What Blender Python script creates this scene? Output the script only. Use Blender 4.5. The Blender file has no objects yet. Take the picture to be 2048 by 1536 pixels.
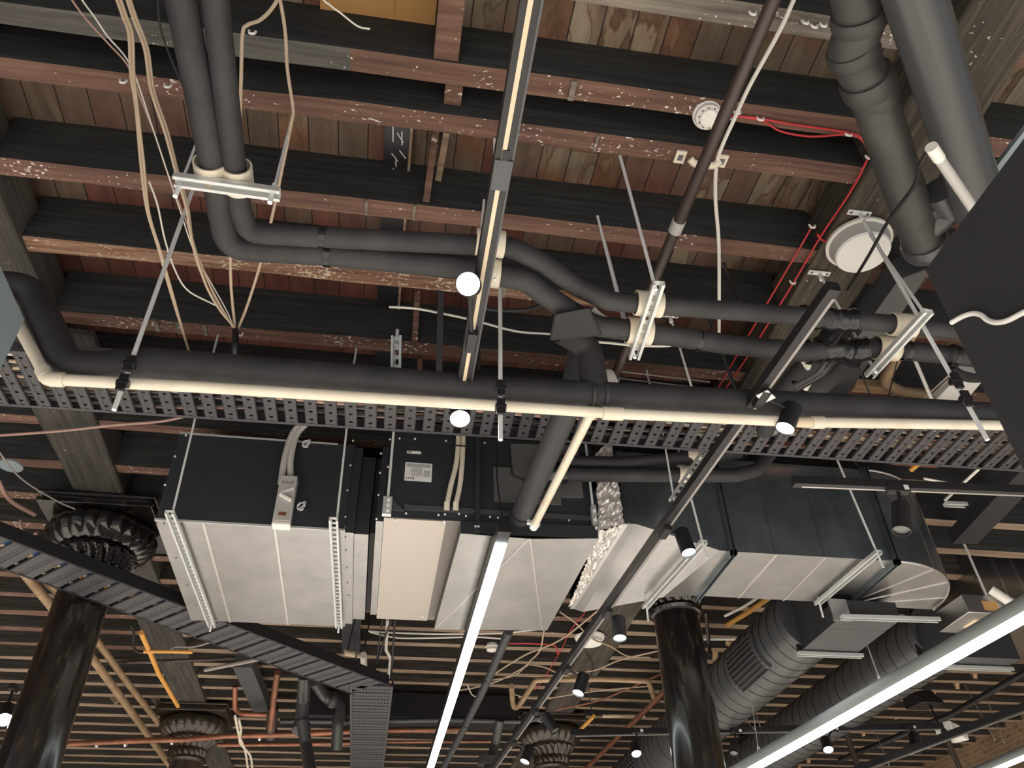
import bpy, math, random
from mathutils import Vector as V, Matrix
R_ = random.Random(7)
sc = bpy.context.scene
COL = sc.collection
# ------------------------------------------------------------------ camera
CZ = 1.6                      # eye height; all builders below work in eye-relative coordinates
FPX = 1629.0
AX = V((0.98734384, 0.08269706, 0.13532678))
AY = V((-0.15722425, 0.62230675, 0.76682126))
AZ = V((-0.02080091, -0.7783929, 0.62743272))   # world axes in camera (x right, y down, z forward)
cd = bpy.data.cameras.new('camera'); cam = bpy.data.objects.new('camera', cd); COL.objects.link(cam)
cd.sensor_width = 36.0; cd.lens = 36.0 * FPX / 2048.0; cd.clip_start = 0.05; cd.clip_end = 200
cx = V((AX.x, AY.x, AZ.x)); cy = -V((AX.y, AY.y, AZ.y)); cz = -V((AX.z, AY.z, AZ.z))
M = Matrix((cx, cy, cz)).transposed().to_4x4(); M.translation = (0, 0, CZ)
cam.matrix_world = M
sc.camera = cam
# ------------------------------------------------------------------ view, world
sc.view_settings.view_transform = 'Standard'; sc.view_settings.look = 'None'
sc.view_settings.gamma = 1.0; sc.view_settings.use_curve_mapping = False
sc.view_settings.exposure = 0.0
w = bpy.data.worlds.new('world'); sc.world = w; w.use_nodes = True
w.node_tree.nodes['Background'].inputs[0].default_value = (0.75, 0.85, 1.0, 1)
w.node_tree.nodes['Background'].inputs[1].default_value = 0.45
# ------------------------------------------------------------------ spot lamps; the rows without fixtures are added to light the floor for bounce
def spot(x, y, z, power, ang=150, d=(0, 0, -1), r=0.05, col=(1, .985, .955)):
    l = bpy.data.lights.new('spot', 'SPOT'); l.energy = power; l.spot_size = math.radians(ang); l.spot_blend = 0.5
    l.shadow_soft_size = r; l.color = col
    o = bpy.data.objects.new('spot_lamp', l); COL.objects.link(o); o.location = (x, y, z + CZ)
    o.rotation_euler = V(d).to_track_quat('-Z', 'Y').to_euler()
    return o
for X in (-4.5, -1.5, 1.5, 4.5):
    for Y in (-3.0, -0.8):
        spot(X, Y, 1.75, 520, 155)
for X in (-4.6, 4.2):
    for Y in (1.8, 4.4, 7.5, 11):
        spot(X, Y, 1.3, 520, 155)
for Y in (5.2, 8.2, 11.5):
    spot(-0.3, Y, 1.2, 480, 155)

# ------------------------------------------------------------------ pixel measurements -> points (eye-relative)
def ray(u, v):
    c = V((u - 1024.0, v - 768.0, FPX)); return V((AX.dot(c), AY.dot(c), AZ.dot(c)))
def PZ(u, v, z): r = ray(u, v); return r * (z / r.z)
def PY(u, v, y): r = ray(u, v); return r * (y / r.y)
def PX(u, v, x): r = ray(u, v); return r * (x / r.x)
def depth(p): return AX.z * p.x + AY.z * p.y + AZ.z * p.z
def mpx(n, p): return n * depth(p) / FPX          # n pixels at the distance of p, in metres
# ------------------------------------------------------------------ materials
MT = {}
def mat(name, base=(.5, .5, .5), rough=.6, metal=0., emit=None, es=0., noise=None, bump=None, coat=0., spec=None):
    m = bpy.data.materials.new(name); m.use_nodes = True; nt = m.node_tree; b = nt.nodes['Principled BSDF']
    b.inputs['Base Color'].default_value = (*base, 1); b.inputs['Roughness'].default_value = rough; b.inputs['Metallic'].default_value = metal
    if coat: b.inputs['Coat Weight'].default_value = coat; b.inputs['Coat Roughness'].default_value = .12
    if spec is not None: b.inputs['Specular IOR Level'].default_value = spec
    if emit: b.inputs['Emission Color'].default_value = (*emit, 1); b.inputs['Emission Strength'].default_value = es
    N = nt.nodes; L = nt.links
    tc = N.new('ShaderNodeTexCoord')
    if noise:   # (second colour, scale, stretch, lo, hi)
        c2, s, st, lo, hi = noise
        mp = N.new('ShaderNodeMapping'); mp.inputs['Scale'].default_value = st; L.new(tc.outputs['Object'], mp.inputs['Vector'])
        t = N.new('ShaderNodeTexNoise'); t.inputs['Scale'].default_value = s; t.inputs['Detail'].default_value = 6; t.inputs['Roughness'].default_value = .6
        L.new(mp.outputs[0], t.inputs['Vector'])
        r = N.new('ShaderNodeValToRGB'); r.color_ramp.elements[0].position = lo; r.color_ramp.elements[1].position = hi
        r.color_ramp.elements[0].color = (*base, 1); r.color_ramp.elements[1].color = (*c2, 1)
        L.new(t.outputs['Fac'], r.inputs[0]); L.new(r.outputs[0], b.inputs['Base Color'])
    if bump:    # (scale, strength, distance, stretch)
        s, k, d, st = bump
        mp = N.new('ShaderNodeMapping'); mp.inputs['Scale'].default_value = st; L.new(tc.outputs['Object'], mp.inputs['Vector'])
        t = N.new('ShaderNodeTexNoise'); t.inputs['Scale'].default_value = s; t.inputs['Detail'].default_value = 4
        L.new(mp.outputs[0], t.inputs['Vector'])
        bp = N.new('ShaderNodeBump'); bp.inputs['Strength'].default_value = k; bp.inputs['Distance'].default_value = d
        L.new(t.outputs['Fac'], bp.inputs['Height']); L.new(bp.outputs[0], b.inputs['Normal'])
    MT[name] = m; return m
mat('strut', (.62, .64, .63), .38, .45)
mat('rod', (.80, .82, .82), .38, .15)
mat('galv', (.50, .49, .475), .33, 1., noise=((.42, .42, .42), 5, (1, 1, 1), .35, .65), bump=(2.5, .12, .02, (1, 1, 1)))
mat('galv_side', (.27, .32, .35), .28, .8, noise=((.12, .15, .17), 2.2, (1, 1, 1), .35, .65), bump=(2.0, .15, .02, (1, 1, 1)))  # bluish daylight tint on the upright duct faces put into the colour
mat('galv_seam', (.8, .78, .74), .3, 1.)
mat('unit_beige', (.52, .48, .43), .38, .75)
mat('unit_dark', (.06, .066, .078), .38, .55)
mat('unit_shade', (.20, .18, .165), .5, .4)
mat('unit_plate', (.17, .17, .165), .45, .4)
mat('foil', (.88, .84, .80), .3, .65, bump=(38, 1.0, .02, (1, 1, .35)))
mat('tray', (.085, .083, .09), .5, .5)
mat('tray_dark', (.012, .012, .014), .55, .2)
mat('insul', (.024, .024, .026), .7, 0, noise=((.04, .04, .042), 8, (1, 1, 1), .4, .7))
mat('insul_grey', (.045, .046, .048), .62)
mat('tape', (.01, .01, .011), .16, 0, bump=(20, .3, .01, (1, 1, 1)))
mat('soil', (.034, .034, .033), .55, 0, noise=((.055, .055, .052), 6, (1, 1, 1), .4, .7))
mat('soil_sheen', (.05, .052, .054), .3)
mat('pvc', (.72, .66, .54), .38, 0, noise=((.66, .58, .45), 6, (1, 1, 1), .45, .7))
mat('pvc_white', (.78, .75, .68), .4)
mat('pvc_grey', (.42, .41, .39), .5)
mat('black', (.013, .013, .015), .42)
mat('black_matte', (.02, .02, .021), .75)
mat('white', (.82, .82, .78), .45)
mat('label_white', (.72, .72, .72), .6)
mat('print', (.12, .12, .13), .7)
mat('iron', (.010, .009, .008), .2, 0, coat=.6, noise=((.075, .055, .038), 30, (1, 1, .2), .52, .80), bump=(9, .25, .01, (1, 1, .5)))
mat('iron_brown', (.03, .022, .016), .3, 0, coat=.3, noise=((.07, .05, .035), 14, (1, 1, .3), .45, .7))
mat('copper', (.36, .15, .085), .42, .55, noise=((.22, .10, .06), 7, (1, 1, 1), .4, .65))
mat('brass_pipe', (.30, .20, .115), .5, .3, noise=((.42, .30, .18), 6, (1, 1, 1), .4, .65))
mat('brown_pipe', (.05, .036, .033), .42, .1)
mat('orange', (.68, .34, .08), .5)
mat('tan_cable', (.46, .36, .26), .55)
mat('pink_cable', (.40, .25, .21), .55)
mat('grey_cable', (.30, .27, .25), .55)
mat('white_cable', (.70, .68, .62), .5)
mat('red_cable', (.50, .035, .04), .45)
mat('blue_tag', (.05, .12, .35), .5)
mat('lens', (1, 1, 1), .5, emit=(1., 1., .98), es=26)
mat('lens_soft', (1, 1, 1), .5, emit=(.86, 1., 1.), es=9)
mat('led', (1, 1, 1), .5, emit=(.84, 1., 1.), es=11)
mat('cream_strip', (.66, .54, .38), .5)
mat('alu', (.55, .52, .5), .35, .8)
mat('led_body', (.26, .28, .28), .5, .2)
mat('channel', (.30, .28, .27), .45, .3)
mat('blue_grey', (.20, .25, .27), .5)
mat('panel', (.022, .023, .025), .8)
mat('duct_grey', (.085, .09, .095), .48, .35)
mat('spiral', (.11, .115, .118), .34, .55)
mat('grille', (.008, .008, .009), .6)
mat('wood_new', (.50, .33, .18), .75, 0, noise=((.36, .22, .12), 5, (1, 6, 6), .4, .65))
mat('wood_tan', (.34, .26, .18), .85, 0, noise=((.20, .13, .09), 4, (1, 7, 7), .35, .65))
mat('wood_yellow', (.50, .27, .09), .6)
mat('fleck', (.62, .60, .55), .8)
mat('floor', (.46, .45, .42), .45, 0, noise=((.66, .57, .49), .8, (1, 1, 1), .35, .65))
mat('plaster', (.05, .05, .05), .9)

def nmath(nt, op, a, b=None, clamp=False):
    n = nt.nodes.new('ShaderNodeMath'); n.operation = op; n.use_clamp = clamp
    for i, x in enumerate((a, b)):
        if x is None: continue
        if isinstance(x, (int, float)): n.inputs[i].default_value = x
        else: nt.links.new(x, n.inputs[i])
    return n.outputs[0]
def ramp(nt, fac, stops):
    r = nt.nodes.new('ShaderNodeValToRGB'); e = r.color_ramp.elements
    while len(e) < len(stops): e.new(.5)
    for el, (p, c) in zip(e, stops): el.position = p; el.color = (*c, 1)
    nt.links.new(fac, r.inputs[0]); return r.outputs[0]
def mixc(nt, fac, a, b, mode='MIX'):
    n = nt.nodes.new('ShaderNodeMix'); n.data_type = 'RGBA'; n.blend_type = mode
    for i, x in ((0, fac), (6, a), (7, b)):
        if isinstance(x, (int, float)): n.inputs[i].default_value = x
        elif isinstance(x, tuple): n.inputs[i].default_value = (*x, 1)
        else: nt.links.new(x, n.inputs[i])
    return n.outputs[2]
def noise(nt, vec, scale, detail=5, rough=.6, stretch=None):
    if stretch:
        mp = nt.nodes.new('ShaderNodeMapping'); mp.inputs['Scale'].default_value = stretch; nt.links.new(vec, mp.inputs['Vector']); vec = mp.outputs[0]
    t = nt.nodes.new('ShaderNodeTexNoise'); t.inputs['Scale'].default_value = scale; t.inputs['Detail'].default_value = detail; t.inputs['Roughness'].default_value = rough
    nt.links.new(vec, t.inputs['Vector']); return t.outputs['Fac']
# floorboards overhead: boards run along Y, 132 mm wide
def plank_mat():
    m = bpy.data.materials.new('planks'); m.use_nodes = True; nt = m.node_tree; b = nt.nodes['Principled BSDF']; L = nt.links
    tc = nt.nodes.new('ShaderNodeTexCoord'); sp = nt.nodes.new('ShaderNodeSeparateXYZ'); L.new(tc.outputs['Object'], sp.inputs[0])
    X = sp.outputs[0]; Y = nmath(nt, 'ADD', sp.outputs[1], 8.5)
    xs = nmath(nt, 'DIVIDE', nmath(nt, 'ADD', X, 40.0), .132)
    pid = nmath(nt, 'FLOOR', xs); fr = nmath(nt, 'FRACT', xs)
    yb = nmath(nt, 'FLOOR', nmath(nt, 'DIVIDE', nmath(nt, 'ADD', Y, nmath(nt, 'MULTIPLY', pid, 1.37)), 2.3))
    cv = nt.nodes.new('ShaderNodeCombineXYZ'); L.new(pid, cv.inputs[0]); L.new(yb, cv.inputs[1])
    wn = nt.nodes.new('ShaderNodeTexWhiteNoise'); wn.noise_dimensions = '3D'; L.new(cv.outputs[0], wn.inputs['Vector'])
    rnd = wn.outputs['Value']
    # pale, water-stained boards towards the right front, red-stained boards elsewhere
    zone = nmath(nt, 'ADD', nmath(nt, 'MULTIPLY', X, .10), nmath(nt, 'MULTIPLY', Y, -.38))
    big = noise(nt, tc.outputs['Object'], .9, 3, .5)
    zone = nmath(nt, 'ADD', zone, nmath(nt, 'ADD', .83, nmath(nt, 'MULTIPLY', big, 1.0)))
    pale = nmath(nt, 'ADD', nmath(nt, 'MULTIPLY', nmath(nt, 'SUBTRACT', rnd, .5), .62), zone, True)
    base = ramp(nt, pale, [(0, (.12, .036, .024)), (.25, (.155, .052, .034)), (.42, (.15, .09, .062)), (.58, (.17, .125, .085)), (.68, (.22, .10, .05)), (.78, (.24, .18, .12)), (1, (.33, .27, .195))])
    g = noise(nt, tc.outputs['Object'], 16, 6, .65, (1, .07, 1))
    base = mixc(nt, .7, base, ramp(nt, g, [(.3, (.35, .33, .32)), (.62, (1, 1, 1))]), 'MULTIPLY')
    soot = noise(nt, tc.outputs['Object'], 1.7, 4, .6)
    base = mixc(nt, .8, base, ramp(nt, soot, [(.34, (.38, .36, .34)), (.56, (1, 1, 1))]), 'MULTIPLY')
    wv = noise(nt, tc.outputs['Object'], 3.1, 4, .5, (1.8, .55, 1))
    sh = nmath(nt, 'ADD', wv, nmath(nt, 'MULTIPLY', rnd, .22))
    ring = ramp(nt, sh, [(.50, (1, 1, 1)), (.565, (.93, .88, .84)), (.58, (.36, .26, .2)), (.60, (.62, .5, .42)), (.68, (.85, .8, .76)), (.70, (.5, .4, .34)), (.72, (1, 1, 1))])
    base = mixc(nt, nmath(nt, 'MULTIPLY', nmath(nt, 'SUBTRACT', pale, .38, True), 2.2, True), base, mixc(nt, 1., base, ring, 'MULTIPLY'))
    gap = ramp(nt, nmath(nt, 'ABSOLUTE', nmath(nt, 'SUBTRACT', fr, .5)), [(.470, (1, 1, 1)), (.489, (.05, .04, .04))])
    base = mixc(nt, 1., base, gap, 'MULTIPLY')
    L.new(base, b.inputs['Base Color']); b.inputs['Roughness'].default_value = .8
    MT['planks'] = m
plank_mat()
def timber(name, base, light, dark, flecks=.69, stretch=(.25, 5, 5), tape=False, rough=.85, fl=(.6, .55, .5)):
    m = bpy.data.materials.new(name); m.use_nodes = True; nt = m.node_tree; b = nt.nodes['Principled BSDF']; L = nt.links
    tc = nt.nodes.new('ShaderNodeTexCoord'); oi = nt.nodes.new('ShaderNodeObjectInfo')
    va = nt.nodes.new('ShaderNodeVectorMath'); va.operation = 'ADD'; L.new(tc.outputs['Object'], va.inputs[0]); L.new(oi.outputs['Location'], va.inputs[1])
    o = va.outputs[0]
    g = noise(nt, o, 7, 7, .65, stretch)
    c = ramp(nt, g, [(.3, dark), (.5, base), (.72, light)])
    f1 = noise(nt, o, 62, 3, .6, (.6, 1, 1)); f2 = noise(nt, o, 3.5, 2, .5)
    ff = nmath(nt, 'ADD', f1, nmath(nt, 'MULTIPLY', nmath(nt, 'SUBTRACT', f2, .5), .5))
    c = mixc(nt, ramp(nt, ff, [(flecks, (0, 0, 0)), (flecks + .03, (1, 1, 1))]), c, fl)
    L.new(c, b.inputs['Base Color']); b.inputs['Roughness'].default_value = rough
    bp = nt.nodes.new('ShaderNodeBump'); bp.inputs['Strength'].default_value = .5; bp.inputs['Distance'].default_value = .006
    L.new(g, bp.inputs['Height']); L.new(bp.outputs[0], b.inputs['Normal'])
    MT[name] = m
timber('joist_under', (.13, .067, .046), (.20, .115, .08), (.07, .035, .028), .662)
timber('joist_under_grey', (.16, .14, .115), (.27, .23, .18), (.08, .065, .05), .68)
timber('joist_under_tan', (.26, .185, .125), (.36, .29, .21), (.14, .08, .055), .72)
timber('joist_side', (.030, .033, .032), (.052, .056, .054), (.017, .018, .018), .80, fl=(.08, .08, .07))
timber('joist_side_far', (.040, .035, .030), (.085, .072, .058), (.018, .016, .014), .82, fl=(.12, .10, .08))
timber('joist_under_pale', (.17, .085, .05), (.34, .26, .18), (.06, .03, .022), .62, fl=(.42, .35, .26))
timber('girder', (.05, .042, .032), (.115, .092, .062), (.02, .016, .013), .74, (5, .22, 5))
timber('joist_under_dark', (.075, .072, .066), (.13, .125, .11), (.04, .038, .035), .68)
timber('girder_near', (.045, .041, .036), (.09, .082, .068), (.018, .016, .015), .76, (5, .22, 5))
def brick():
    m = bpy.data.materials.new('brick'); m.use_nodes = True; nt = m.node_tree; b = nt.nodes['Principled BSDF']
    tc = nt.nodes.new('ShaderNodeTexCoord'); mp = nt.nodes.new('ShaderNodeMapping'); mp.inputs['Rotation'].default_value = (math.radians(90), 0, math.radians(90))
    sp = nt.nodes.new('ShaderNodeSeparateXYZ'); cb = nt.nodes.new('ShaderNodeCombineXYZ'); nt.links.new(tc.outputs['Object'], sp.inputs[0])
    nt.links.new(nmath(nt, 'ADD', sp.outputs[0], sp.outputs[1]), cb.inputs[0]); nt.links.new(sp.outputs[2], cb.inputs[1])
    t = nt.nodes.new('ShaderNodeTexBrick'); t.inputs['Scale'].default_value = 4.4
    t.inputs['Color1'].default_value = (.30, .20, .11, 1); t.inputs['Color2'].default_value = (.20, .125, .07, 1); t.inputs['Mortar'].default_value = (.42, .32, .2, 1)
    t.inputs['Mortar Size'].default_value = .014
    nt.links.new(cb.outputs[0], t.inputs['Vector'])
    n = noise(nt, tc.outputs['Object'], 2.2, 5)
    c = mixc(nt, .7, t.outputs['Color'], ramp(nt, n, [(.3, (.4, .4, .4)), (.6, (1, 1, 1))]), 'MULTIPLY')
    nt.links.new(c, b.inputs['Base Color']); b.inputs['Roughness'].default_value = .9; MT['brick'] = m
brick()
# ------------------------------------------------------------------ mesh builder
class MB:
    def __init__(s): s.v = []; s.f = []; s.m = []; s.cm = 0
    def add(s, vs, fs):
        n = len(s.v); s.v += [V(a) for a in vs]; s.f += [tuple(i + n for i in f) for f in fs]; s.m += [s.cm] * len(fs); return s
    def mi(s, i): s.cm = i; return s
    def hexa(s, a, b):       # a: 4 points of one face, b: the 4 opposite ones
        return s.add(list(a) + list(b), [(0, 1, 2, 3), (7, 6, 5, 4), (0, 4, 5, 1), (1, 5, 6, 2), (2, 6, 7, 3), (3, 7, 4, 0)])
    def box(s, x0, x1, y0, y1, z0, z1):
        return s.hexa([(x0, y0, z0), (x1, y0, z0), (x1, y1, z0), (x0, y1, z0)], [(x0, y0, z1), (x1, y0, z1), (x1, y1, z1), (x0, y1, z1)])
    def beam(s, a, b, wd, ht, up=(0, 0, 1)):   # bar from a to b, section wd x ht centred on the line
        a, b = V(a), V(b); d = (b - a).normalized(); sd = d.cross(V(up)).normalized(); u = sd.cross(d).normalized()
        q = [sd * (wd / 2) * i + u * (ht / 2) * j for i, j in ((-1, -1), (1, -1), (1, 1), (-1, 1))]
        return s.hexa([a + k for k in q], [b + k for k in q])
    def tube(s, pts, r, n=14, cap=True):
        pts = [V(p) for p in pts]; m = len(pts); rs = r if isinstance(r, (list, tuple)) else [r] * m
        T = [(pts[min(i + 1, m - 1)] - pts[max(i - 1, 0)]).normalized() for i in range(m)]
        t0 = T[0]; nrm = t0.cross(V((0, 0, 1)));
        if nrm.length < 1e-3: nrm = t0.cross(V((1, 0, 0)))
        nrm.normalize(); vs = []
        for i in range(m):
            if i: nrm = (nrm - T[i] * nrm.dot(T[i])).normalized()
            bn = T[i].cross(nrm)
            vs += [pts[i] + (nrm * math.cos(2 * math.pi * k / n) + bn * math.sin(2 * math.pi * k / n)) * rs[i] for k in range(n)]
        fs = [(i * n + k, i * n + (k + 1) % n, (i + 1) * n + (k + 1) % n, (i + 1) * n + k) for i in range(m - 1) for k in range(n)]
        if cap: fs += [tuple(reversed(range(n))), tuple((m - 1) * n + k for k in range(n))]
        return s.add(vs, fs)
    def lathe(s, c, ax, prof, n=24, cap=True, mod=None):   # prof: (distance along ax, radius); mod(angle, i) multiplies
        c = V(c); ax = V(ax).normalized(); e = ax.cross(V((0, 0, 1)))
        if e.length < 1e-3: e = V((1, 0, 0))
        e.normalize(); g = ax.cross(e); vs = []
        for i, (h, r) in enumerate(prof):
            for k in range(n):
                a = 2 * math.pi * k / n; q = r * (mod(a, i) if mod else 1); vs.append(c + ax * h + (e * math.cos(a) + g * math.sin(a)) * q)
        m = len(prof); fs = [(i * n + k, i * n + (k + 1) % n, (i + 1) * n + (k + 1) % n, (i + 1) * n + k) for i in range(m - 1) for k in range(n)]
        if cap: fs += [tuple(reversed(range(n))), tuple((m - 1) * n + k for k in range(n))]
        return s.add(vs, fs)
    def prism(s, poly, d):   # extrude polygon by vector d
        n = len(poly); poly = [V(p) for p in poly]; d = V(d)
        return s.add(poly + [p + d for p in poly], [tuple(range(n)), tuple(reversed(range(n, 2 * n)))] + [(i, i + n, (i + 1) % n + n, (i + 1) % n) for i in range(n)])
    def build(s, name, mats, parent=None, smooth=True, bevel=0, ang=38):
        me = bpy.data.meshes.new(name)
        if parent is not None: org = V(parent['_o'])
        else:
            lo = V([min(v[i] for v in s.v) for i in range(3)]); hi = V([max(v[i] for v in s.v) for i in range(3)]); org = (lo + hi) / 2
        me.from_pydata([v - org for v in s.v], [], s.f)
        for n_ in ([mats] if isinstance(mats, str) else mats): me.materials.append(MT[n_])
        me.polygons.foreach_set('material_index', s.m)
        import bmesh
        bm = bmesh.new(); bm.from_mesh(me); bmesh.ops.recalc_face_normals(bm, faces=bm.faces); bm.to_mesh(me); bm.free()
        if smooth:
            me.polygons.foreach_set('use_smooth', [True] * len(me.polygons)); me.set_sharp_from_angle(angle=math.radians(ang))
        o = bpy.data.objects.new(name, me); COL.objects.link(o)
        if parent is None: o.location = org + V((0, 0, CZ))
        else:
            o.parent = parent
            if parent.type == 'EMPTY': pass
        o['_o'] = list(org)
        if bevel:
            b = o.modifiers.new('edge', 'BEVEL'); b.width = bevel; b.segments = 2; b.limit_method = 'ANGLE'; b.angle_limit = math.radians(40)
        return o
def tag(o, label, cat=None, group=None, kind=None):
    o['label'] = label
    if cat: o['category'] = cat
    if group: o['group'] = group
    if kind: o['kind'] = kind
    return o
def thing(name, at, label, cat, group=None, kind=None):
    o = bpy.data.objects.new(name, None); COL.objects.link(o); at = V(at); o.location = at + V((0, 0, CZ)); o['_o'] = list(at); o.empty_display_size = .1
    return tag(o, label, cat, group, kind)
def fillet(pts, rad, n=7):
    pts = [V(p) for p in pts]; out = [pts[0]]
    for i in range(1, len(pts) - 1):
        a, b, c = pts[i - 1], pts[i], pts[i + 1]; u = (a - b); w_ = (c - b); lu, lw = u.length, w_.length; u.normalize(); w_.normalize()
        an = u.angle(w_)
        if an > 3.05: out.append(b); continue
        t = min(rad / math.tan(an / 2), lu * .48, lw * .48)
        p, q = b + u * t, b + w_ * t
        for k in range(n + 1):
            s = k / n; out.append(p * (1 - s) ** 2 + b * 2 * s * (1 - s) + q * s * s)
    out.append(pts[-1]); return out
def smooth(pts, n=6):
    pts = [V(p) for p in pts]; out = []
    P = [pts[0] * 2 - pts[1]] + pts + [pts[-1] * 2 - pts[-2]]
    for i in range(1, len(P) - 2):
        for k in range(n):
            t = k / n; a, b, c, d = P[i - 1], P[i], P[i + 1], P[i + 2]
            out.append(.5 * ((2 * b) + (c - a) * t + (2 * a - 5 * b + 4 * c - d) * t * t + (3 * b - a - 3 * c + d) * t ** 3))
    out.append(pts[-1]); return out
def cable(name, pts, r, m, label, cat='cable', group=None, n=8, parent=None):
    o = MB().tube(smooth(pts), r, n).build(name, m, parent)
    if parent is None: tag(o, label, cat, group)
    return o
# ================================================================== THE SETTING
H = 2.9       # underside of the joists above the eye
PT = 3.19     # underside of the boards
def struct(name, mb, m, **k):
    o = mb.build(name, m, **k); o['kind'] = 'structure'; return o
struct('ceiling', MB().box(-8.0, 7.8, -4.0, 21, PT, PT + .03), 'planks', smooth=False)
struct('floor', MB().box(-8.2, 8.0, -6.0, 21.2, -CZ - .1, -CZ), 'floor', smooth=False)
struct('wall_right', MB().box(7.8, 8.0, 2.0, 21.2, -CZ, PT), 'brick', smooth=False)
struct('wall_back', MB().box(-8.2, 7.8, 21, 21.2, -CZ, PT), 'brick', smooth=False)
struct('wall_left', MB().box(-8.2, -8.0, 2.0, 21.0, -CZ, PT), 'plaster', smooth=False)
# ------------------------------------------------------------------ joists, one object per bay
JY = [.45, .88, 1.31, 1.697, 1.918, 2.39, 2.82, 3.31, 3.78, 4.25, 4.73, 5.15, 5.57, 5.98, 6.38, 6.76]
y = 7.13
while y < 20.8: JY.append(y); y += .36 if y < 8.2 else .34
JR = [y_ for y_ in JY if y_ < 6.9] ; y = 7.02
while y < 20.8: JR.append(y); y += .31
NEARJ = {1.31: 'weathered grey joist, highest in the photo beside the soil pipe', 1.697: 'ceiling joist, grey turning red-brown, with white paint specks and a pale patch',
         1.918: 'red-brown ceiling joist that carries the small smoke detector', 2.39: 'red-brown ceiling joist above the saddle-clipped pipe hanger',
         2.82: 'red-brown ceiling joist with a splintered pale edge, above the bright spotlight', 3.31: 'red-brown ceiling joist just before the long cable tray',
         3.78: 'ceiling joist hidden mostly by the long cable tray', 4.25: 'dark ceiling joist above the dark front of the fan coil unit'}
MIDJ = {}
def joist(x0, x1, yc, m_under, m_side, label, group=None, hh=.088):
    j = MB(); wv = lambda: R_.uniform(-.004, .004)
    n = max(2, int((x1 - x0) / .35)); lo = []; hi = []
    for i in range(n + 1):
        x = x0 + (x1 - x0) * i / n
        lo.append((V((x, yc - hh / 2 + wv(), H + wv())), V((x, yc + hh / 2 + wv(), H + wv()))))
        hi.append((V((x, yc - hh / 2, PT)), V((x, yc + hh / 2, PT))))
    for i in range(n):
        a, b = lo[i]; c, d = lo[i + 1]; e, f = hi[i]; g, h2 = hi[i + 1]
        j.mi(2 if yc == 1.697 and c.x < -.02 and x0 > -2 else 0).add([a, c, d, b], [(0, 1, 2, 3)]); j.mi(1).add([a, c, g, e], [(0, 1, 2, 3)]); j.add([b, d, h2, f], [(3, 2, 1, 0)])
    a, b = lo[0]; e, f = hi[0]; j.mi(0).add([a, b, f, e], [(0, 1, 2, 3)])
    a, b = lo[-1]; e, f = hi[-1]; j.add([a, b, f, e], [(3, 2, 1, 0)])
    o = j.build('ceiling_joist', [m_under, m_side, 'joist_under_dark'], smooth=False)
    if x0 > -2 and x1 < 2: MIDJ[yc] = o
    return tag(o, label, 'joist', group)
for yc in sorted(set(JY + JR)):
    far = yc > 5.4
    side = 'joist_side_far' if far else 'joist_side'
    if yc in JY:
        mu = 'joist_under_grey' if yc < 1.4 else 'joist_under_pale' if yc == 2.82 else ('joist_under_tan' if yc > 6.9 else 'joist_under')
        if far: lab, grp = 'rough timber ceiling joist far back, between the rows of iron columns', 'far joists of the middle bay'
        elif yc in NEARJ: lab, grp = NEARJ[yc], None
        else: lab, grp = 'dark ceiling joist between the two timber girders', 'near joists of the middle bay'
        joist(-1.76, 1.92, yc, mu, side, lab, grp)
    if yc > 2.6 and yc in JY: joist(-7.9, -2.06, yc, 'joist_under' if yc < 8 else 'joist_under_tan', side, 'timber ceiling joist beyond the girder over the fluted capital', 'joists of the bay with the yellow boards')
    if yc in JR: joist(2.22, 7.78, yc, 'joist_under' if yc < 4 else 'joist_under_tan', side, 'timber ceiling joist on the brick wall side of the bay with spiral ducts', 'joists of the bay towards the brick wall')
for yc_, u_, v_, wd_ in ((1.697, 1145, 178, .022), (2.39, 733, 405, .012), (2.39, 829, 417, .012), (3.31, 312, 640, .02), (3.31, 357, 652, .022), (3.31, 413, 668, .016), (3.31, 683, 690, .012), (1.918, 1195, 275, .01), (2.82, 1010, 575, .016)):
    x_ = PZ(u_, v_, H).x; MB().box(x_ - wd_ / 2, x_ + wd_ / 2, yc_ - .042, yc_ + .042, H - .0085, H - .002).build('pale_patch', 'joist_under_grey', MIDJ[yc_], smooth=False)
# ------------------------------------------------------------------ girders
def girder(x0, x1, y0, y1, label, m, seed):
    r = random.Random(seed); g = MB(); n = int((y1 - y0) / .5); sec = []
    for i in range(n + 1):
        yy = y0 + (y1 - y0) * i / n; q = lambda: r.uniform(-.012, .012)
        sec.append([V((x0 + q(), yy, 2.87 + q())), V((x1 + q(), yy, 2.87 + q())), V((x1 + q() * .3, yy, 3.12)), V((x0 + q() * .3, yy, 3.12))])
    for a, b in zip(sec, sec[1:]):
        g.add(a + b, [(0, 1, 5, 4), (1, 2, 6, 5), (2, 3, 7, 6), (3, 0, 4, 7)])
    g.add(sec[0], [(0, 1, 2, 3)]); g.add(sec[-1], [(3, 2, 1, 0)])
    return tag(g.build('timber_girder', m, bevel=.012), label, 'girder')
girder(-2.07, -1.755, -2, 20.9, 'big grey timber girder resting on the fluted black capital beside the air duct', 'girder_near', 1)
girder(1.91, 2.225, -2, 20.9, 'big weathered timber girder carrying the round white loudspeaker', 'girder', 2)
# corbel plates beside the girder over the capital
tag(MB().box(-2.12, -1.56, 3.35, 3.62, 2.83, 2.87).build('timber_corbel', 'girder_near', bevel=.01), 'short grey timber plate under the girder beside the black pipe bend', 'timber plate')
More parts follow.
